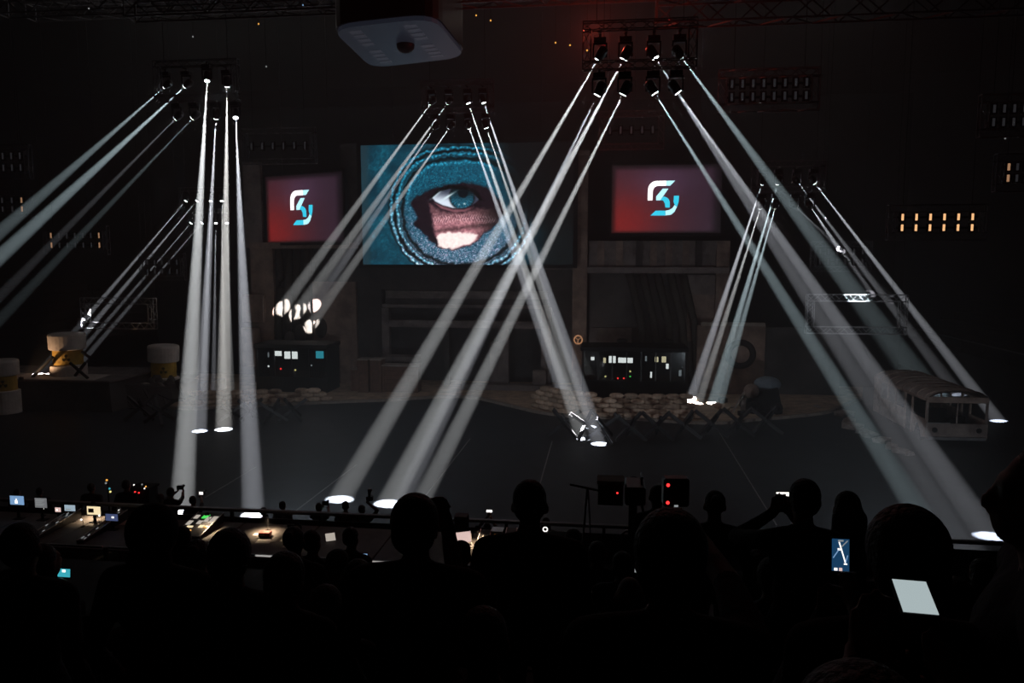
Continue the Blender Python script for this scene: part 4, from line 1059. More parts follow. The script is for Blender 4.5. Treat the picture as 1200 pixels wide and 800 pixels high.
def person(name, loc, rz, height, label, group=None, seated=False, arms=(None, None), poles=(None, None), head_turn=0, head_tilt=0, hair='short', hairm='hair', cloth='cloth1', voxel=.016, fat=1.0, lean=0., hands=(None, None), share=None):
    """arms: wrist targets in WORLD space (or None for resting); local +y is forward"""
    root = empty(name, loc, rz, label, 'person', group)
    sc_ = height/(1.75 if not seated else 1.33)
    root.scale = (sc_,)*3
    inv = (Matrix.Translation(V(loc)) @ Matrix.Rotation(rz, 4, 'Z') @ Matrix.Scale(sc_, 4)).inverted()
    if share:
        for me, nm in share: link(nm, me, root)
        return root
    B = Body(); dz = -.42 if seated else 0
    T = Matrix.Translation((0, 0, .95+dz)) @ Matrix.Rotation(-lean, 4, 'X') @ Matrix.Translation((0, 0, -.95-dz))
    def t(p): return T @ V((p[0], p[1], p[2]+dz))
    f = fat
    B.ell(t((0, 0, .97)), (.165*f, .115*f, .14), 'cloth'); B.ell(t((0, 0, 1.12)), (.152*f, .108*f, .17), 'cloth'); B.ell(t((0, -.005, 1.29)), (.178*f, .118*f, .17), 'cloth')
    for s in (-1, 1):
        B.cap(t((0, -.015, 1.45)), t((s*.175*f, -.01, 1.405)), .058, .064*f, 'cloth')
        B.cap(t((s*.08, .02, 1.3)), t((s*.11, 0, 1.38)), .09, .08, 'cloth')
    B.cap(t((0, -.02, 1.43)), t((0, .005, 1.56)), .056, .052, 'skin')
    # head
    hq = Quaternion((0, 0, 1), head_turn) @ Quaternion((1, 0, 0), -head_tilt); hc = t((0, 0, 1.56))
    def hp(p): return hc + hq @ V((p[0], p[1], p[2]-1.56))
    B.ell(hp((0, -.008, 1.650)), (.074, .094, .098), 'skin', hq); B.ell(hp((0, .036, 1.585)), (.058, .066, .072), 'skin', hq); B.ell(hp((0, .062, 1.548)), (.034, .035, .03), 'skin', hq)
    B.cap(hp((0, .092, 1.645)), hp((0, .112, 1.605)), .010, .016, 'skin'); B.ell(hp((0, .092, 1.567)), (.026, .014, .011), 'skin', hq); B.ell(hp((0, .076, 1.66)), (.056, .022, .016), 'skin', hq)
    for s in (-1, 1):
        B.ell(hp((s*.082, -.006, 1.616)), (.014, .022, .036), 'skin', hq); B.ell(hp((s*.030, .082, 1.636)), (.013, .012, .011), 'eye', hq)
    # legs
    for s in (-1, 1):
        hip = t((s*.09*f, 0, .93))
        if seated: kn = V((s*.12, .42, .56)); an = V((s*.12, .40, .10))
        else: kn = V((s*.10, .025, .50)); an = V((s*.11, -.02, .09))
        B.cap(hip, kn, .092*f, .062, 'trouser'); B.cap(kn, an, .060, .040, 'trouser'); B.cap(an+V((0, -.02, -.045)), an+V((s*.02, .16, -.052)), .042, .034, 'trouser')
    # arms: index 0 = left (-x), 1 = right (+x)
    for i, s in enumerate((-1, 1)):
        sh = t((s*.195*f, -.005, 1.40))
        if arms[i] is None:
            if seated: tgt = V((s*.10, .36, .66)); pole = V((s*.6, -.5, -.6))
            else: tgt = t((s*.25, .06, .90)); pole = V((s*.3, -1, 0))
            fd = None
        else:
            tgt = inv @ V(arms[i]); pole = V(poles[i]) if poles[i] else V((s*.8, -.1, -1)); fd = hands[i]
        el, wr = bez_arm(sh, tgt, pole)
        LASTW[i] = inv.inverted() @ wr
        B.cap(sh, el, .060*f, .046, 'cloth'); B.cap(el, wr, .045, .031, 'cloth' if i % 2 == 0 or arms[i] is None else 'skin')
        fdir = (wr-el).normalized() if fd is None else V(fd)
        hand(B, wr, fdir, V((-s, .25, .1)) if abs(fdir.x) < .8 else V((0, .2, 1)), .55 if arms[i] is None else .75, thumb=-s)
    me = B.fuse('body', voxel, [M[cloth], M['skin'], M['trouser'], M['eyeball']], PM)
    link('body', me, root)
    if hair:
        Hh = Body()
        Hh.ell(hp((0, -.020, 1.668)), (.084, .094, .094), 'cloth', hq)
        if hair == 'short': Hh.ell(hp((0, -.04, 1.63)), (.078, .072, .075), 'cloth', hq)
        if hair == 'full': Hh.ell(hp((0, -.02, 1.672)), (.098, .108, .108), 'cloth', hq); Hh.ell(hp((0, -.045, 1.62)), (.09, .08, .085), 'cloth', hq)
        if hair == 'long':
            Hh.ell(hp((0, -.045, 1.60)), (.098, .075, .13), 'cloth', hq)
            for x in (-.07, -.025, .025, .07): Hh.cap(hp((x, -.07, 1.60)), hp((x*1.35, -.10, 1.30)), .042, .024, 'cloth')
        if hair == 'bun': Hh.ell(hp((0, -.11, 1.71)), (.045, .04, .042), 'cloth', hq)
        if hair == 'hood':
            Hh.ell(hp((0, -.03, 1.65)), (.108, .115, .122), 'cloth', hq); Hh.ell(hp((0, -.06, 1.52)), (.10, .08, .09), 'cloth', hq)
        if hair == 'cap':
            Hh.ell(hp((0, -.01, 1.69)), (.086, .1, .075), 'cloth', hq); Hh.ell(hp((0, .105, 1.678)), (.06, .06, .008), 'cloth', hq)
        hm = Hh.fuse('hair', max(voxel*.8, .012), [M[hairm]], ['cloth'], 1)
        nm = {'hood': 'hood', 'cap': 'cap'}.get(hair, 'hair')
        hm.name = nm; link(nm, hm, root)
    return root
def row_of(Y): return max(0, round(Y/ROW))
def spectator(px, py, Y, label, seated=None, **kw):
    """head top at image px,py measured at depth Y; stands or sits on the matching tribune row"""
    k = row_of(Y)
    Yp = ROW*k+(.12 if not seated else -.12)
    top = P(px, py, Yp); z0 = row_z(k); h_ = top.z-z0
    return person('person', (top.x, Yp, z0), kw.pop('rz', 0), h_+.012, label, seated=seated, **kw)
def phone(c, rx, rz, w_, h_, m, label, ry=0, extra=None, lines=()):
    t = empty('phone', c, rz, label, 'phone'); t.rotation_euler = (rx, ry, rz)
    b = MB().box((-w_/2, 0, -h_/2), (w_/2, .009, h_/2)).build('case', M['blackg'], t, bevel=.003)
    MB().box((-w_/2+.004, -.0015, -h_/2+.006), (w_/2-.004, -.0002, h_/2-.006)).build('display', m, b)
    for (xa, za, xb, zb, hw_, mm) in lines:
        d = V((xb-xa, 0, zb-za)).normalized(); n_ = V((-d.z, 0, d.x))*hw_; a_, b_ = V((xa, -.003, za)), V((xb, -.003, zb)); e = V((0, .0013, 0))
        MB().hexa([a_-n_, b_-n_, b_+n_, a_+n_, a_-n_+e, b_-n_+e, b_+n_+e, a_+n_+e]).build('picture_mark', mm, b)
    if extra:
        for (x, z, ww, hh_, mm) in extra: MB().box((x-ww/2, -.003, z-hh_/2), (x+ww/2, -.0017, z+hh_/2)).build('picture_mark', mm, b)
    return t

# ---- the large dark figures standing close in the rows
spectator(24, 617, 2.7, 'dark-haired spectator at the end of the standing row, bare ear showing', hair='short', rz=.15, head_turn=.1)
spectator(182, 596, 2.7, 'spectator in a large dark hood or thick hair before the lighting console', hair='hood', rz=-.05, hairm='cloth1', fat=1.1)
spectator(270, 628, 2.6, 'shorter spectator with full dark hair beside the hooded one', hair='full', rz=.1)
spectator(335, 655, 2.6, 'smallest spectator with full hair and grey jacket shoulders', hair='full', rz=-.1, cloth='cloth2')
cpos = P(520, 622, 3.2)
spectator(487, 588, 2.6, 'broad spectator lifting one hand up beside the face', hair='full', rz=.0, fat=1.15, arms=(None, P(524, 614, 2.86)), poles=(None, (.35, -.3, -1)), hands=(None, (-.3, .3, .9)))
spectator(621, 566, 3.4, 'tall short-haired spectator with protruding ears standing upright', hair='short', rz=.02, fat=1.1)
spectator(567, 716, 2.5, 'seated spectator with grey hair in front of the tall one', seated=True, hair='short', hairm='greyhair', cloth='cloth2')
camp = P(786, 561, 2.6)
spectator(786, 611, 2.1, 'bushy-haired spectator raising a camera with red lights overhead', hair='full', fat=1.1, arms=(None, camp+V((.03, -.05, -.06))), poles=(None, (1, .1, -.2)), hands=(None, (-.7, .2, .7)))
CAMW = LASTW[1].copy()
spectator(838, 577, 5.7, 'small-headed spectator with an earring behind the raised arm', hair='bun')
ph10 = P(917, 580, 4.75)
spectator(943, 564, 4.3, 'standing spectator photographing with a phone held high at the ear', hair='short', arms=(ph10+V((-.06, -.04, -.10)), ph10+V((.06, -.02, -.12))), poles=((-1, 0, -.6), (.6, 0, -1)), hands=((.25, .2, .9), (-.25, .2, .9)), cloth='cloth1')
spectator(993, 578, 5.1, 'long-haired spectator standing beside the phone photographer', hair='long')
spectator(1062, 608, 1.8,  'big round-headed spectator right before the white-lit phone', hair='full', rz=.05, fat=1.1)
spectator(1232, 526, 1.75, 'bare-faced spectator in profile at the end of the row', hair='short', rz=R_(70), fat=1.15, voxel=.012)
spectator(738, 678, 4.0, 'seated spectator with a bare rounded head below the camera stand', seated=True, hair=None, cloth='cloth2')
ph11 = P(985, 650, 3.0)
spectator(984, 738, 2.6, 'seated spectator filming the beams on a phone held upright', seated=True, hair='short', arms=(ph11+V((-.045, -.03, -.17)), ph11+V((.045, -.03, -.17))), hands=((.2, .3, .9), (-.2, .3, .9)))
ph12 = P(1072, 699, 1.52)
spectator(1105, 900, .85, 'seated spectator bent over a bright phone with both hands', seated=True, hair='short', arms=(ph12+V((-.10, -.07, -.085)), ph12+V((.07, -.12, -.15))), hands=((.3, .6, .55), (-.2, .9, .2)), lean=.35)

wm, bm_, DIMW = M['white_on'], M['blue_on'], M['dimwhite_on']
phone(ph10, 0, .1, .085, .05, M['white_on'], 'small bright phone held up by the ear-level photographer', extra=[(.012, .0, .016, .018, M['blackg']), (-.02, .006, .01, .02, M['blackg'])])
phone(ph11, R_(-8), 0, .072, .135, emis('phone_stage_view', (.01, .05, .12), .9), 'phone showing the blue stage with white beams', lines=[(-.006, .05, .018, -.03, .0022, wm), (.026, .056, -.006, .022, .0018, DIMW), (-.006, .022, -.028, -.012, .0016, bm_), (.026, .0, .018, -.03, .0014, bm_)], extra=[(-.006, .022, .01, .008, wm), (.018, -.034, .012, .005, wm), (-.018, -.055, .012, .01, wm), (.0, -.055, .012, .012, M['pink_on']), (.0, .055, .02, .006, M['dimwhite_on'])])
phone(ph12, R_(-72), R_(-5), .07, .102, emis('phone_white_page', (.62, .74, .76), .62), 'tilted phone with a plain white page in cupped hands')
cam_t = empty('compact_camera', CAMW+V((-.07, .05, .125)), .1, 'compact camera with two red lights held overhead', 'camera')
MB().box((-.035, -.02, -.045), (.045, .03, .045)).build('body', M['blackg'], cam_t, bevel=.006)
MB().tube([(0, .03, 0), (0, .07, 0)], .028, 14).build('lens_barrel', M['blackg'], cam_t)
for z in (.026, -.03): MB().ball((-.022, -.02, z), .0055, 8, 6).build('red_light', M['red_on'], cam_t)
MB().box((-.002, -.022, -.043), (.010, -.0202, -.037)).build('status_mark', M['dimwhite_on'], cam_t)

# ---- seated audience in the lower rows: a few bodies, many places
variants = []
specs = [dict(hair='short', cloth='cloth1'), dict(hair='full', cloth='cloth2'), dict(hair='long', cloth='cloth1'), dict(hair='cap', cloth='cloth1', hairm='cloth2'), dict(hair='short', cloth='cloth2', hairm='greyhair'), dict(hair='bun', cloth='cloth1')]
names = ['short dark hair', 'thick dark hair', 'long dark hair', 'a peaked cap', 'grey hair', 'a hair bun']
for i, sp in enumerate(specs):
    r0 = person('person', (0, -2.5, 40), 0, 1.33, 'x', seated=True, voxel=.022, **sp)
    variants.append([(c.data, c.name.split('.')[0]) for c in r0.children])
    for c in list(r0.children): bpy.data.objects.remove(c)
    bpy.data.objects.remove(r0)
aud = [(60, 5), (105, 7), (35, 8), (140, 9), (18, 10), (85, 10), (215, 8), (232, 6), (262, 9), (300, 8), (318, 11), (345, 7), (372, 9), (395, 6), (408, 11), (432, 8), (452, 10), (540, 7), (525, 9), (556, 10), (590, 8), (574, 6), (655, 7), (700, 9), (672, 10), (860, 7), (886, 9), (905, 6), (160, 11), (195, 11), (120, 12), (285, 12), (350, 12), (240, 11), (50, 12), (380, 4), (660, 5), (880, 4), (500, 11), (610, 11), (740, 8), (30, 6), (420, 5), (1010, 6), (1120, 5), (1040, 9), (1150, 8)]
aud = [(p_, k_) for p_, k_ in aud if (p_, k_) not in ((860, 7), (660, 5), (60, 5), (1010, 6), (432, 8), (740, 8), (318, 11), (350, 12), (372, 9), (408, 11), (452, 10), (300, 8)) and not (p_ < 165 and k_ > 6) and not (p_ < 300 and k_ > 8) and not (480 < p_ < 620 and k_ > 8)]
for i, (px, k) in enumerate(aud):
    vi = (i*5+k) % 6; x = P(px, 640, ROW*k-.12).x
    person('person', (x, ROW*k-.12, row_z(k)), random.uniform(-.2, .2), random.uniform(1.25, 1.38), 'seated spectator with %s in the dark lower rows' % names[vi], 'seated spectators with ' + names[vi], seated=True, share=variants[vi])
for (px, py, k, m, nm) in [(75, 671, 5, 'cyan_on', 'teal'), (382, 659, 8, 'blue_on', 'blue'), (426, 652, 9, 'blue_on', 'brightest blue'), (748, 668, 7, 'dimwhite_on', 'tiny white')]:
    Y = ROW*k+.35; c = P(px, py, Y); s = Y/FPX
    w_, h_ = {'teal': (19*s, 13*s), 'blue': (11*s, 7*s), 'brightest blue': (11*s, 9*s), 'tiny white': (5*s, 3*s)}[nm]
    hx = P(px-.125/s, 640, ROW*k-.12).x
    person('person', (hx, ROW*k-.12, row_z(k)), -.25, 1.3, 'seated spectator holding up the %s-lit phone' % nm, seated=True, hair='short', voxel=.02, arms=(None, c+V((.03, -.03, -.13))), hands=(None, (-.1, .2, .9)))
    c = LASTW[1]+V((-.01, .03, .15)); c = P(px, py, c.y)
    phone(c, R_(-6), 0, max(w_, .07), max(h_, .05), M[m], 'phone with a %s display lifted over the seated rows' % nm, extra=[(0, h_*.2, w_*.25, h_*.25, M['white_on'])] if nm != 'tiny white' else None)

# ---- crew standing on the lower step beyond the rail
def crew(px, py, Y, label, **kw):
    top = P(px, py, Y); return person('person', (top.x, Y, 2.45), kw.pop('rz', 0), top.z-2.45, label, voxel=.02, **kw)
def still_camera(c, label, flash=False, lit=None):
    t = empty('still_camera', c, 0, label, 'camera')
    MB().box((-.08, -.04, -.05), (.08, .04, .05)).build('body', M['blackg'], t, bevel=.01)
    MB().tube([(0, .04, 0), (0, .16, 0)], .04, 12).build('lens_barrel', M['blackg'], t)
    if flash:
        MB().box((-.03, -.03, .05), (.03, .03, .16)).build('flash_neck', M['blackg'], t); MB().box((-.045, -.02, .16), (.045, .07, .23)).build('flash_head', M['grey'], t, bevel=.01)
    if lit: MB().box((-.05, -.046, -.035), (.05, -.0405, .035)).build('display', lit, t)
    return t
crew(20, 573, 17.5, 'crew member behind the blue-screened monitor', hair='short')
crew(46, 571, 17.4, 'crew member with a lit ear behind the text monitor', hair='short', rz=.5)
crew(107, 566, 17.6, 'broad crew member standing beyond the bright desk screens', hair='short', fat=1.15)
crew(148, 562, 17.2, 'crew member next to the glinting equipment trolley', hair='short')
crew(188, 578, 17.0, 'crew member with pale hair beyond the rail', hair='short', hairm='greyhair')
q = P(211, 571, 17.9); crew(200, 571, 17.2, 'crew member with both arms raised to film', arms=(q+V((-.06, 0, -.08)), q+V((.1, 0, -.08))), poles=((-1, 0, -.2), (1, 0, -.2)), hair='short')
still_camera((LASTW[0]+LASTW[1])/2+V((0, .04, .12)), 'small camera between two raised arms', False)
q = P(236, 582, 17.6); crew(226, 581, 17.1, 'crouched crew member looking into a small lit camera', arms=(None, q), hair='short')
still_camera(LASTW[1]+V((0, .04, .11)), 'small camera with a bright display beyond the rail', False, M['white_on'])
crew(309, 594, 16.6, 'low crew member whose hair top shows over the rail', hair='short')
crew(331, 587, 17.2, 'crew member alone beyond the rail beside the floor line', hair='short')
q = P(384, 588, 17.8); crew(374, 589, 17.1, 'crew member shooting with a black shoulder camera', arms=(q+V((-.1, -.05, -.1)), q+V((.05, -.05, -.1))), hair='short')
still_camera((LASTW[0]+LASTW[1])/2+V((0, .05, .12)), 'black shoulder camera aimed at the stage', False)
crew(405, 587, 17.0, 'crew member with a pale collar next to the raised flash', hair='short', cloth='cloth1')
q = P(433, 584, 17.3); crew(424, 592, 17.0, 'crew member lifting a camera with flash upright', arms=(None, q+V((0, -.03, -.12))), poles=(None, (1, 0, -.4)), hair='cap')
still_camera(LASTW[1]+V((0, .04, .12)), 'camera with tall flash raised beyond the rail', True)
q = P(573, 601, 16.7); crew(571, 612, 16.3, 'crew member holding a bright phone over the head', arms=(q+V((-.05, 0, -.1)), q+V((.05, 0, -.1))), poles=((-1, 0, -.1), (1, 0, -.1)), hair='short')
phone((LASTW[0]+LASTW[1])/2+V((0, .05, .13)), 0, 0, .14, .07, M['white_on'], 'bright phone held overhead by the crew beyond the rail')
crew(640, 606, 16.6, 'crew member beside a ringed light beyond the rail', hair='long')

# ------------------------------------------------------------------ production desks behind the rail
DZ = PZ+.75
def desk(x0, x1, y0, y1, label):
    t = empty('work_table', ((x0+x1)/2, (y0+y1)/2, PZ), 0, label, 'table', None)
    a_, b_ = (x1-x0)/2, (y1-y0)/2
    MB().box((-a_, -b_, .71), (a_, b_, .75)).build('table_top', M['desk'], t, bevel=.008)
    for sx in (-1, 1):
        for sy in (-1, 1): MB().box((sx*(a_-.06)-.025, sy*(b_-.06)-.025, 0), (sx*(a_-.06)+.025, sy*(b_-.06)+.025, .71)).build('leg', M['black'], t)
    MB().box((-a_+.06, b_-.05, .2), (a_-.06, b_-.03, .71)).build('modesty_panel', M['black'], t)
for i, nm in enumerate(['under the blue-screened monitor', 'under the cream screens', 'under the covered mixing desk', 'under the lighting console', 'with the red box', 'with scattered white papers', 'with the tablet', 'with the silver laptop']):
    x0 = -14.0+i*1.62
    desk(x0+.01, x0+1.61, 13.0, 14.75, 'grey work table ' + nm)
def DK(px, py): return FL(px, py, DZ)
def desk_monitor(px, py, wpx, hpx, m, label, Y=14.35, back=False, marks=()):
    s = Y/FPX; c = P(px, py, Y); W, H = wpx*s, hpx*s; zb = c.z-H/2-DZ
    t = empty('desk_monitor', (c.x, Y, DZ), 0, label, 'monitor')
    b = MB().box((-W/2-.015, 0, zb-.015), (W/2+.015, .03, zb+H+.015)).build('bezel', M['blackg'], t, bevel=.004)
    if not back:
        d = MB().box((-W/2, -.006, zb), (W/2, -.0005, zb+H)).build('display', m, b)
        for (u, v_, uw, vh, mm) in marks: MB().box((-W/2+u*W, -.010, zb+v_*H), (-W/2+(u+uw)*W, -.0065, zb+(v_+vh)*H)).build('display_mark', mm, b)
    MB().box((-.03, .01, .0), (.03, .025, max(zb, .03))).build('stand', M['black'], t); MB().box((-.1, -.05, 0), (.1, .09, .012)).build('foot', M['black'], t)
W1 = M['white_on']; DW = M['dimwhite_on']
desk_monitor(20, 586, 20, 12, M['blue_on'], 'monitor with a plain blue picture and white figure', marks=[(.35, .15, .2, .35, W1), (.42, .45, .08, .25, W1)])
desk_monitor(48, 589, 17, 13, emis('code_grey', (.35, .36, .38), .45), 'monitor showing pale lines of text', marks=[(.08, .8-.14*k, .75-.1*(k % 3), .06, DW) for k in range(5)])
desk_monitor(110, 598, 19, 11, M['cream_on'], 'bright cream monitor with brown picture blocks', marks=[(.1, .25, .4, .5, M['crate']), (.14, .35, .12, .3, M['red'])])
desk_monitor(82, 595, 15, 8, emis('pale_blue_on', (.55, .72, .85), .6), 'pale blue monitor between text and cream ones', marks=[(.1, .2, .5, .15, DW)])
desk_monitor(68, 597, 8, 6, M['pink_on'], 'tiny pinkish monitor beside the pale blue one', marks=[(.2, .3, .3, .3, W1)])
desk_monitor(131, 606, 17, 9, emis('dim_blue', (.12, .16, .35), .5), 'dim violet-blue monitor over the mixing desk', 14.0, marks=[(.5, .4, .2, .25, W1)])
desk_monitor(345, 623, 17, 17, M['black'], 'black monitor seen from behind beside white papers', 13.9, back=True)
def console(px0, px1, py0, py1, label, rows, edge=True):
    a_, b_ = DK(px0, py1), DK(px1, py0); x0, x1, y0, y1 = a_.x, b_.x, min(a_.y, b_.y), max(a_.y, b_.y)
    y0, y1 = max(y0, 13.02), min(y1, 14.7); W, D = x1-x0, y1-y0
    t = empty('control_console', ((x0+x1)/2, (y0+y1)/2, DZ), 0, label, 'console')
    MB().hexa([(-W/2, -D/2, 0), (W/2, -D/2, 0), (W/2, D/2, 0), (-W/2, D/2, 0), (-W/2, -D/2, .05), (W/2, -D/2, .05), (W/2, D/2, .20), (-W/2, D/2, .20)]).build('body', M['blackg'], t)
    if edge:
        for s in (-1, 1): MB().tube([(s*W/2, -D/2, .055), (s*W/2, D/2, .205)], .012, 5).build('side_rail', M['silver'], t)
    for (u, v_, uw, vh, mm) in rows:
        zz = lambda v: .05+.15*v
        q = [(-W/2+u*W, -D/2+v_*D, zz(v_)), (-W/2+(u+uw)*W, -D/2+v_*D, zz(v_)), (-W/2+(u+uw)*W, -D/2+(v_+vh)*D, zz(v_+vh)), (-W/2+u*W, -D/2+(v_+vh)*D, zz(v_+vh))]
        MB().hexa(q+[(p[0], p[1], p[2]+.012) for p in q]).build('key_block', mm, t)
    return t
G_, O_, C_, SH = M['green_on'], M['orange_on'], M['cream_on'], M['sheet_on']
rnd = random.Random(3)
console(40, 86, 606, 634, 'dark mixing desk covered with clear sheeting, by the text monitor', [(rnd.random()*.9, rnd.random()*.9, .05, .05, M['silver'] if k % 4 else DW) for k in range(22)])
console(90, 150, 608, 636, 'wider mixing desk with one orange key and glinting rails', [(rnd.random()*.9, rnd.random()*.9, .045, .05, M['silver'] if k % 5 else DW) for k in range(26)]+[(.72, .62, .1, .06, O_)])
console(203, 274, 604, 630, 'lighting console with green, orange and cream lit keys', [(.06, .72, .16, .14, SH), (.02, .45, .16, .16, SH), (.36, .74, .22, .15, G_), (.38, .5, .16, .13, SH), (.56, .6, .16, .2, SH), (.78, .55, .2, .28, SH), (.10, .1, .2, .06, O_), (.12, .22, .2, .06, O_), (.16, .34, .22, .06, C_), (.34, .16, .12, .08, O_), (.6, .35, .16, .1, C_), (.8, .36, .16, .06, O_)])
def flat_item(name, px, py, w_, d_, h_, m, label, cat, rz=0, group=None):
    p = DK(px, py); o = MB().box((-w_/2, -d_/2, 0), (w_/2, d_/2, h_)).build(name, m, bevel=min(.01, h_*.2)); o.location = p; o.rotation_euler = (0, 0, rz); tag(o, label, cat, group); return o
for i, (px, py, w_, d_, r_) in enumerate([(309, 634, .28, .21, .1), (334, 631, .14, .3, .2), (341, 640, .3, .2, -.2), (357, 629, .28, .2, .3), (300, 626, .1, .12, 0), (262, 632, .3, .2, .2), (150, 612, .21, .3, .1), (165, 608, .3, .2, -.3), (548, 641, .3, .2, .2)]):
    flat_item('paper_sheet', px, py, w_, d_, .004, M['paper'], 'white paper sheet lying on the work tables', 'paper', r_, 'papers on the work tables')
t = empty('red_box', DK(311, 628), .1, 'small red box with white stripe on the work table', 'box')
MB().box((-.11, -.07, 0), (.11, .07, .09)).build('body', M['red'], t, bevel=.006); MB().box((-.112, -.072, .03), (.0, -.0705, .06)).build('stripe', M['paper'], t)
def tablet(px, py, m, label, rz, tilt, w_=.2, h_=.14):
    p = DK(px, py); t = empty('tablet', p, rz, label, 'tablet'); t.rotation_euler = (R_(tilt), 0, rz)
    MB().box((-w_/2, 0, 0), (w_/2, .01, h_)).build('case', M['blackg'], t, bevel=.003); MB().box((-w_/2+.008, -.002, .01), (w_/2-.008, -.0003, h_-.01)).build('display', m, t)
tablet(366, 638, W1, 'bright white tablet propped on the work table', 0, -30, .16, .14)
tablet(365, 626, M['cyan_on'], 'small pale cyan tablet behind the white one', 0, -30, .12, .07)
tablet(388, 634, M['sheet_on'], 'dim tablet leaning at an angle at the table end', .5, -55, .2, .2)
def laptop(px, py, label, m):
    p = DK(px, py); t = empty('laptop', p, .45, label, 'laptop')
    MB().box((-.17, -.12, 0), (.17, .12, .018)).build('keyboard_base', M['silver'], t, bevel=.004)
    MB().box((-.13, -.03, .018), (.13, .09, .020)).build('keys', M['black'], t)
    MB().box((-.05, -.10, .018), (.05, -.045, .0195)).build('touchpad', M['desk'], t)
    l = MB().hexa([(-.17, .12, .015), (.17, .12, .015), (.17, .13, .012), (-.17, .13, .012), (-.17, .19, .235), (.17, .19, .235), (.17, .20, .232), (-.17, .20, .232)]).build('lid', M['silver'], t)
    MB().hexa([(-.158, .1215, .03), (.158, .1215, .03), (.158, .1225, .03), (-.158, .1225, .03), (-.158, .183, .222), (.158, .183, .222), (.158, .1845, .222), (-.158, .1845, .222)]).build('display', m, l)
laptop(545, 640, 'open silver laptop with a pinkish white display', M['pink_on'])
p = DK(582, 648); t = empty('level_meter', p, 0, 'tall rack meter with a column of amber lights', 'meter')
MB().box((-.1, 0, 0), (.1, .2, .40)).build('case', M['black'], t, bevel=.008); MB().box((-.11, -.02, .40), (.11, .22, .43)).build('silver_top', M['silver'], t)
for k in range(9):
    if k != 3: MB().box((-.035, -.006, .03+k*.04), (.035, -.0005, .052+k*.04)).build('amber_segment', M['orange_on'], t)
console(556, 576, 632, 648, 'small fader mixer between laptop and amber meter', [(.1+.13*k, .2+.1*(k % 3), .06, .3, M['paper']) for k in range(6)])
console(588, 606, 630, 646, 'small fader mixer past the amber meter', [(.1+.2*k, .3, .09, .4, M['paper']) for k in range(4)])
for px, py, m, nm in [(531, 640, 'green_on', 'green'), (533, 633, 'yel_on', 'yellow'), (52, 604, 'white_on', 'white'), (141, 606, 'white_on', 'white'), (97, 617, 'white_on', 'white'), (118, 612, 'white_on', 'white'), (575, 655, 'orange_on', 'amber')]:
    p = DK(px, py); t = empty('gooseneck_lamp', p, 0, 'tiny %s gooseneck lamp on the work tables' % nm, 'lamp', '%s gooseneck lamps' % nm)
    MB().tube([(0, 0, 0), (0, .02, .10), (0, -.02, .16)], .006, 5).build('neck', M['black'], t); MB().ball((0, -.03, .16), .022, 8, 6).build('bulb', M[m], t); MB().lathe([(.04, 0), (.04, .012)], 10).build('base', M['black'], t)
for px, py, watt in ((112, 606, 2.2), (245, 620, 2.6), (314, 622, 3.0), (350, 632, 1.6), (560, 636, 1.0)):
    p = DK(px, py); t = empty('desk_work_lamp', p, 0, 'shaded warm desk lamp among the consoles', 'lamp', 'shaded desk lamps')
    MB().lathe([(.06, 0), (.06, .015)], 12).build('base', M['black'], t); MB().tube([(0, 0, .015), (0, .03, .3), (0, -.04, .36)], .008, 5).build('neck', M['black'], t)
    MB().lathe([(.03, .37), (.05, .33), (.055, .325)], 12, (0, -.05, 0)).build('lamp_shade', M['black'], t)
    l = bpy.data.lights.new('desk_glow', 'SPOT'); l.energy = watt*16; l.color = (1, .72, .45); l.spot_size = R_(120); l.spot_blend = .8; l.shadow_soft_size = .03
    lo = bpy.data.objects.new('desk_glow', l); COL.objects.link(lo); lo.parent = t; lo.location = (0, -.05, .315); lo.rotation_euler = (R_(-8), 0, 0)
# speaker box on a stand by the rail
c = P(541, 603, 14.9); t = empty('monitor_speaker', (c.x, 14.9, PZ), 0, 'black speaker box with a grey top standing at the rail', 'speaker'); zt = c.z-PZ
MB().box((-.13, -.12, zt-.3), (.13, .12, zt-.01)).build('cabinet', M['black'], t, bevel=.01); MB().box((-.13, -.12, zt-.01), (.13, .12, zt)).build('top_plate', M['grey'], t)
MB().tube([(0, 0, 0), (0, 0, zt-.3)], .03, 8).build('pole', M['black'], t); MB().lathe([(.09, zt-.2), (.09, zt-.19)], 12, (0, 0, 0)).build('woofer_ring', M['grey'], t)
c = P(639, 620, 14.6); t = empty('ring_light', (c.x, 14.6, PZ), 0, 'small bright ring light on a thin stand', 'lamp'); zt = c.z-PZ
MB().torus((0, 0, zt), .042, .012, 'y', 18, 6).build('ring', W1, t); MB().tube([(0, .02, 0), (0, .02, zt)], .01, 6).build('pole', M['black'], t); MB().lathe([(.1, 0), (.1, .02)], 12).build('base', M['black'], t)
# handrail before the lowest seats
sr = empty('seat_rail', (0, 11.0, PZ), label='thin bright handrail between the seats and the work tables', cat='railing')
zt = P(320, 650, 11.0).z-PZ
for i in range(16): MB().box((-16+i*1.6+.05, -.02, zt-.035), (-14.4+i*1.6-.05, .02, zt)).build('rail_bar', M['alu'], sr, bevel=.008)
for a_, b_ in ((300, 325), (336, 370), (437, 452), (176, 218)):
    MB().box((P(a_, 650, 11).x, -.026, zt-.028), (P(b_, 650, 11).x, -.0205, zt-.002)).build('rail_glint', M['strip'], sr)  # glowing segments imitate bright glints on the metal handrail
for i in range(17): MB().box((-16.03+i*1.6, -.02, 0), (-15.97+i*1.6, .02, zt-.02)).build('post', M['black'], sr)
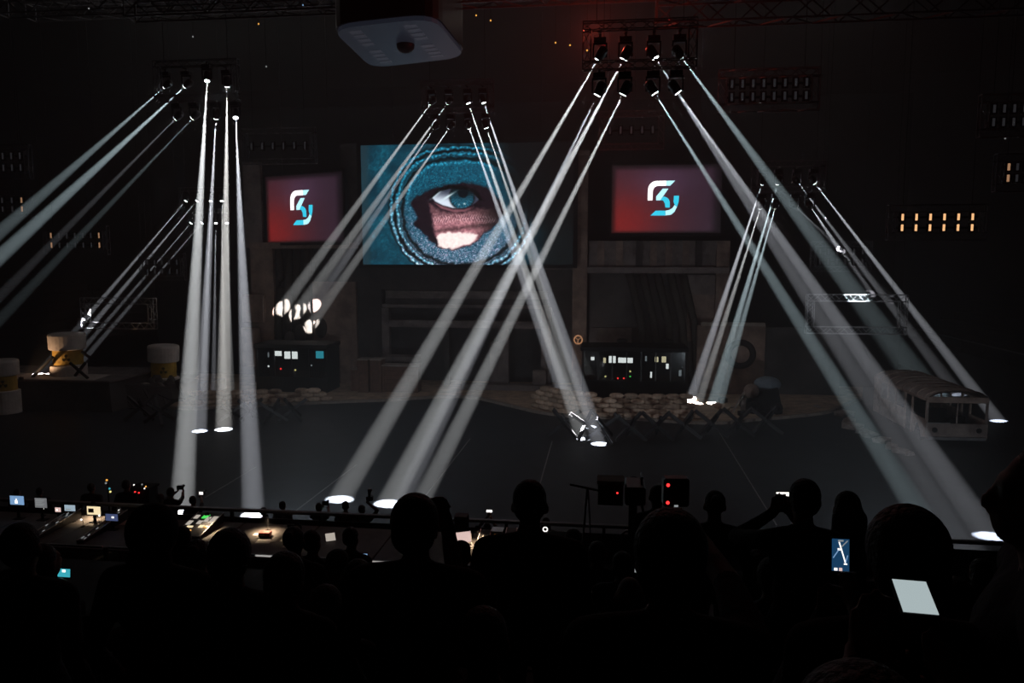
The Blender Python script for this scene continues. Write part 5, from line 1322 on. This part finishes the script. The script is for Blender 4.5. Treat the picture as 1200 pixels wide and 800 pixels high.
# tripod stand with crossbar
c = P(688, 572, 14.0); t = empty('tripod_stand', (c.x, 14.0, PZ), 0, 'thin stand with a crossbar beside the broadcast camera', 'stand'); zt = c.z-PZ
MB().tube([(-.10, 0, .5), (0, 0, zt)], .022, 6).build('pole', M['alud'], t); MB().tube([(.12, 0, .3), (0.02, 0, zt)], .014, 6).build('brace', M['alud'], t)
MB().tube([(-.32, 0, zt+.06), (.25, 0, zt-.04)], .02, 6).build('crossbar', M['black'], t)
for a_ in (90, 210, 330): MB().tube([(-.08, 0, .75), (-.08+.45*math.cos(R_(a_)), .45*math.sin(R_(a_)), 0.01)], .016, 5).build('leg', M['black'], t)
# broadcast camera and operator on the aisle
CY_ = 9.1; kz = row_z(11); c = P(742, 577, CY_)
t = empty('broadcast_camera', (c.x, CY_, kz), 0, 'large broadcast camera on a pedestal with a white-topped viewfinder hood', 'camera'); zt = c.z-kz
MB().box((-.10, -.2, zt-.1), (.14, .25, zt+.12)).build('body', M['blackg'], t, bevel=.02); MB().tube([(.02, .25, zt-.03), (.02, .55, zt-.03)], .075, 14).build('lens_barrel', M['black'], t)
vf = MB().box((-.42, -.1, zt-.14), (-.12, .12, zt+.12)).build('viewfinder', M['black'], t, bevel=.01); MB().box((-.43, -.12, zt+.12), (-.11, .14, zt+.165)).build('white_hood', M['white'], vf)
MB().ball((-.19, -.105, zt+.02), .012, 8, 5).build('tally_lamp', M['red_on'], vf)
MB().tube([(.1, -.05, zt+.12), (.1, -.05, zt+.2), (.1, .15, zt+.2), (.1, .15, zt+.12)], .015, 6).build('handle', M['blackg'], t)
MB().tube([(.1, -.18, zt-.1), (.14, -.38, zt-.25)], .015, 6).build('pan_bar', M['black'], t)
MB().tube([(0, 0, .2), (0, 0, zt-.1)], .06, 10, .05).build('pedestal', M['black'], t)
for a_ in (90, 210, 330): MB().tube([(0, 0, .45), (.3*math.cos(R_(a_)), .3*math.sin(R_(a_)), .02)], .025, 6).build('leg', M['black'], t)
top = P(770, 566, 8.5); kz = row_z(10)
person('person', (top.x, 8.42, kz), .2, top.z-kz, 'camera operator standing behind the broadcast camera', hair='short', voxel=.018)
# operator's chair
c = P(745, 618, 9.55); kz = row_z(11); t = empty('operator_chair', (c.x, 9.45, kz), 0, 'tall chair with a shiny tubular back frame', 'chair'); zt = c.z-kz
MB().tube([(-.17, 0, .7), (-.17, -.04, zt-.04), (-.13, -.04, zt), (.13, -.04, zt), (.17, -.04, zt-.04), (.17, 0, .7)], .016, 8).build('back_frame', M['alu'], t, smooth=True)
MB().box((-.15, -.05, .85), (.15, -.02, zt-.06)).build('backrest', M['black'], t, bevel=.01); MB().box((-.2, -.02, .66), (.2, .36, .71)).build('seat', M['black'], t, bevel=.02)
for sx in (-.17, .17):
    for sy in (0, .33): MB().tube([(sx, sy, .66), (sx*1.1, sy, 0)], .014, 6).build('leg', M['alu'], t)
# things beyond the rail
c = P(166, 570, 17.6); t = empty('equipment_trolley', (c.x, 17.7, 2.45), 0, 'equipment trolley with glinting red and white lamps beyond the rail', 'trolley'); zt = c.z-2.45
MB().box((-.25, -.2, .15), (.25, .2, zt-.05)).build('cabinet', M['black'], t, bevel=.02); MB().box((-.28, -.22, zt-.05), (.28, .22, zt)).build('shelf', M['black'], t)
for i, (x, z, m) in enumerate([(-.12, .08, 'white_on'), (.1, .1, 'dimwhite_on'), (.16, .0, 'white_on'), (-.1, -.1, 'red_on'), (.0, -.12, 'red_on'), (.2, .05, 'orange_on')]):
    MB().ball((x, -.23, zt+z), .02, 8, 5).build('indicator_lamp', M[m], t)
    MB().tube([(x, -.2, zt-.1), (x, -.22, zt+z)], .006, 4).build('lamp_stem', M['black'], t)
for sx in (-.2, .2): MB().tube([(sx, -.1, .06), (sx, .1, .06)], .06, 10).build('caster', M['tyre'], t)
c = P(126, 562, 17.6); t = empty('signal_stand', (c.x, 17.6, 2.45), 0, 'thin stand with teal and amber lamps beyond the rail', 'stand'); zt = c.z-2.45
MB().tube([(0, 0, 0), (0, 0, zt)], .02, 6).build('pole', M['black'], t); MB().lathe([(.18, 0), (.18, .03)], 12).build('base', M['black'], t)
for z, m, x in ((0, 'orange_on', 0), (-.22, 'cyan_on', .06), (-.3, 'yel_on', .08), (-.08, 'dimwhite_on', -.03)): MB().ball((x, -.03, zt+z), .026, 8, 5).build('indicator_lamp', M[m], t)
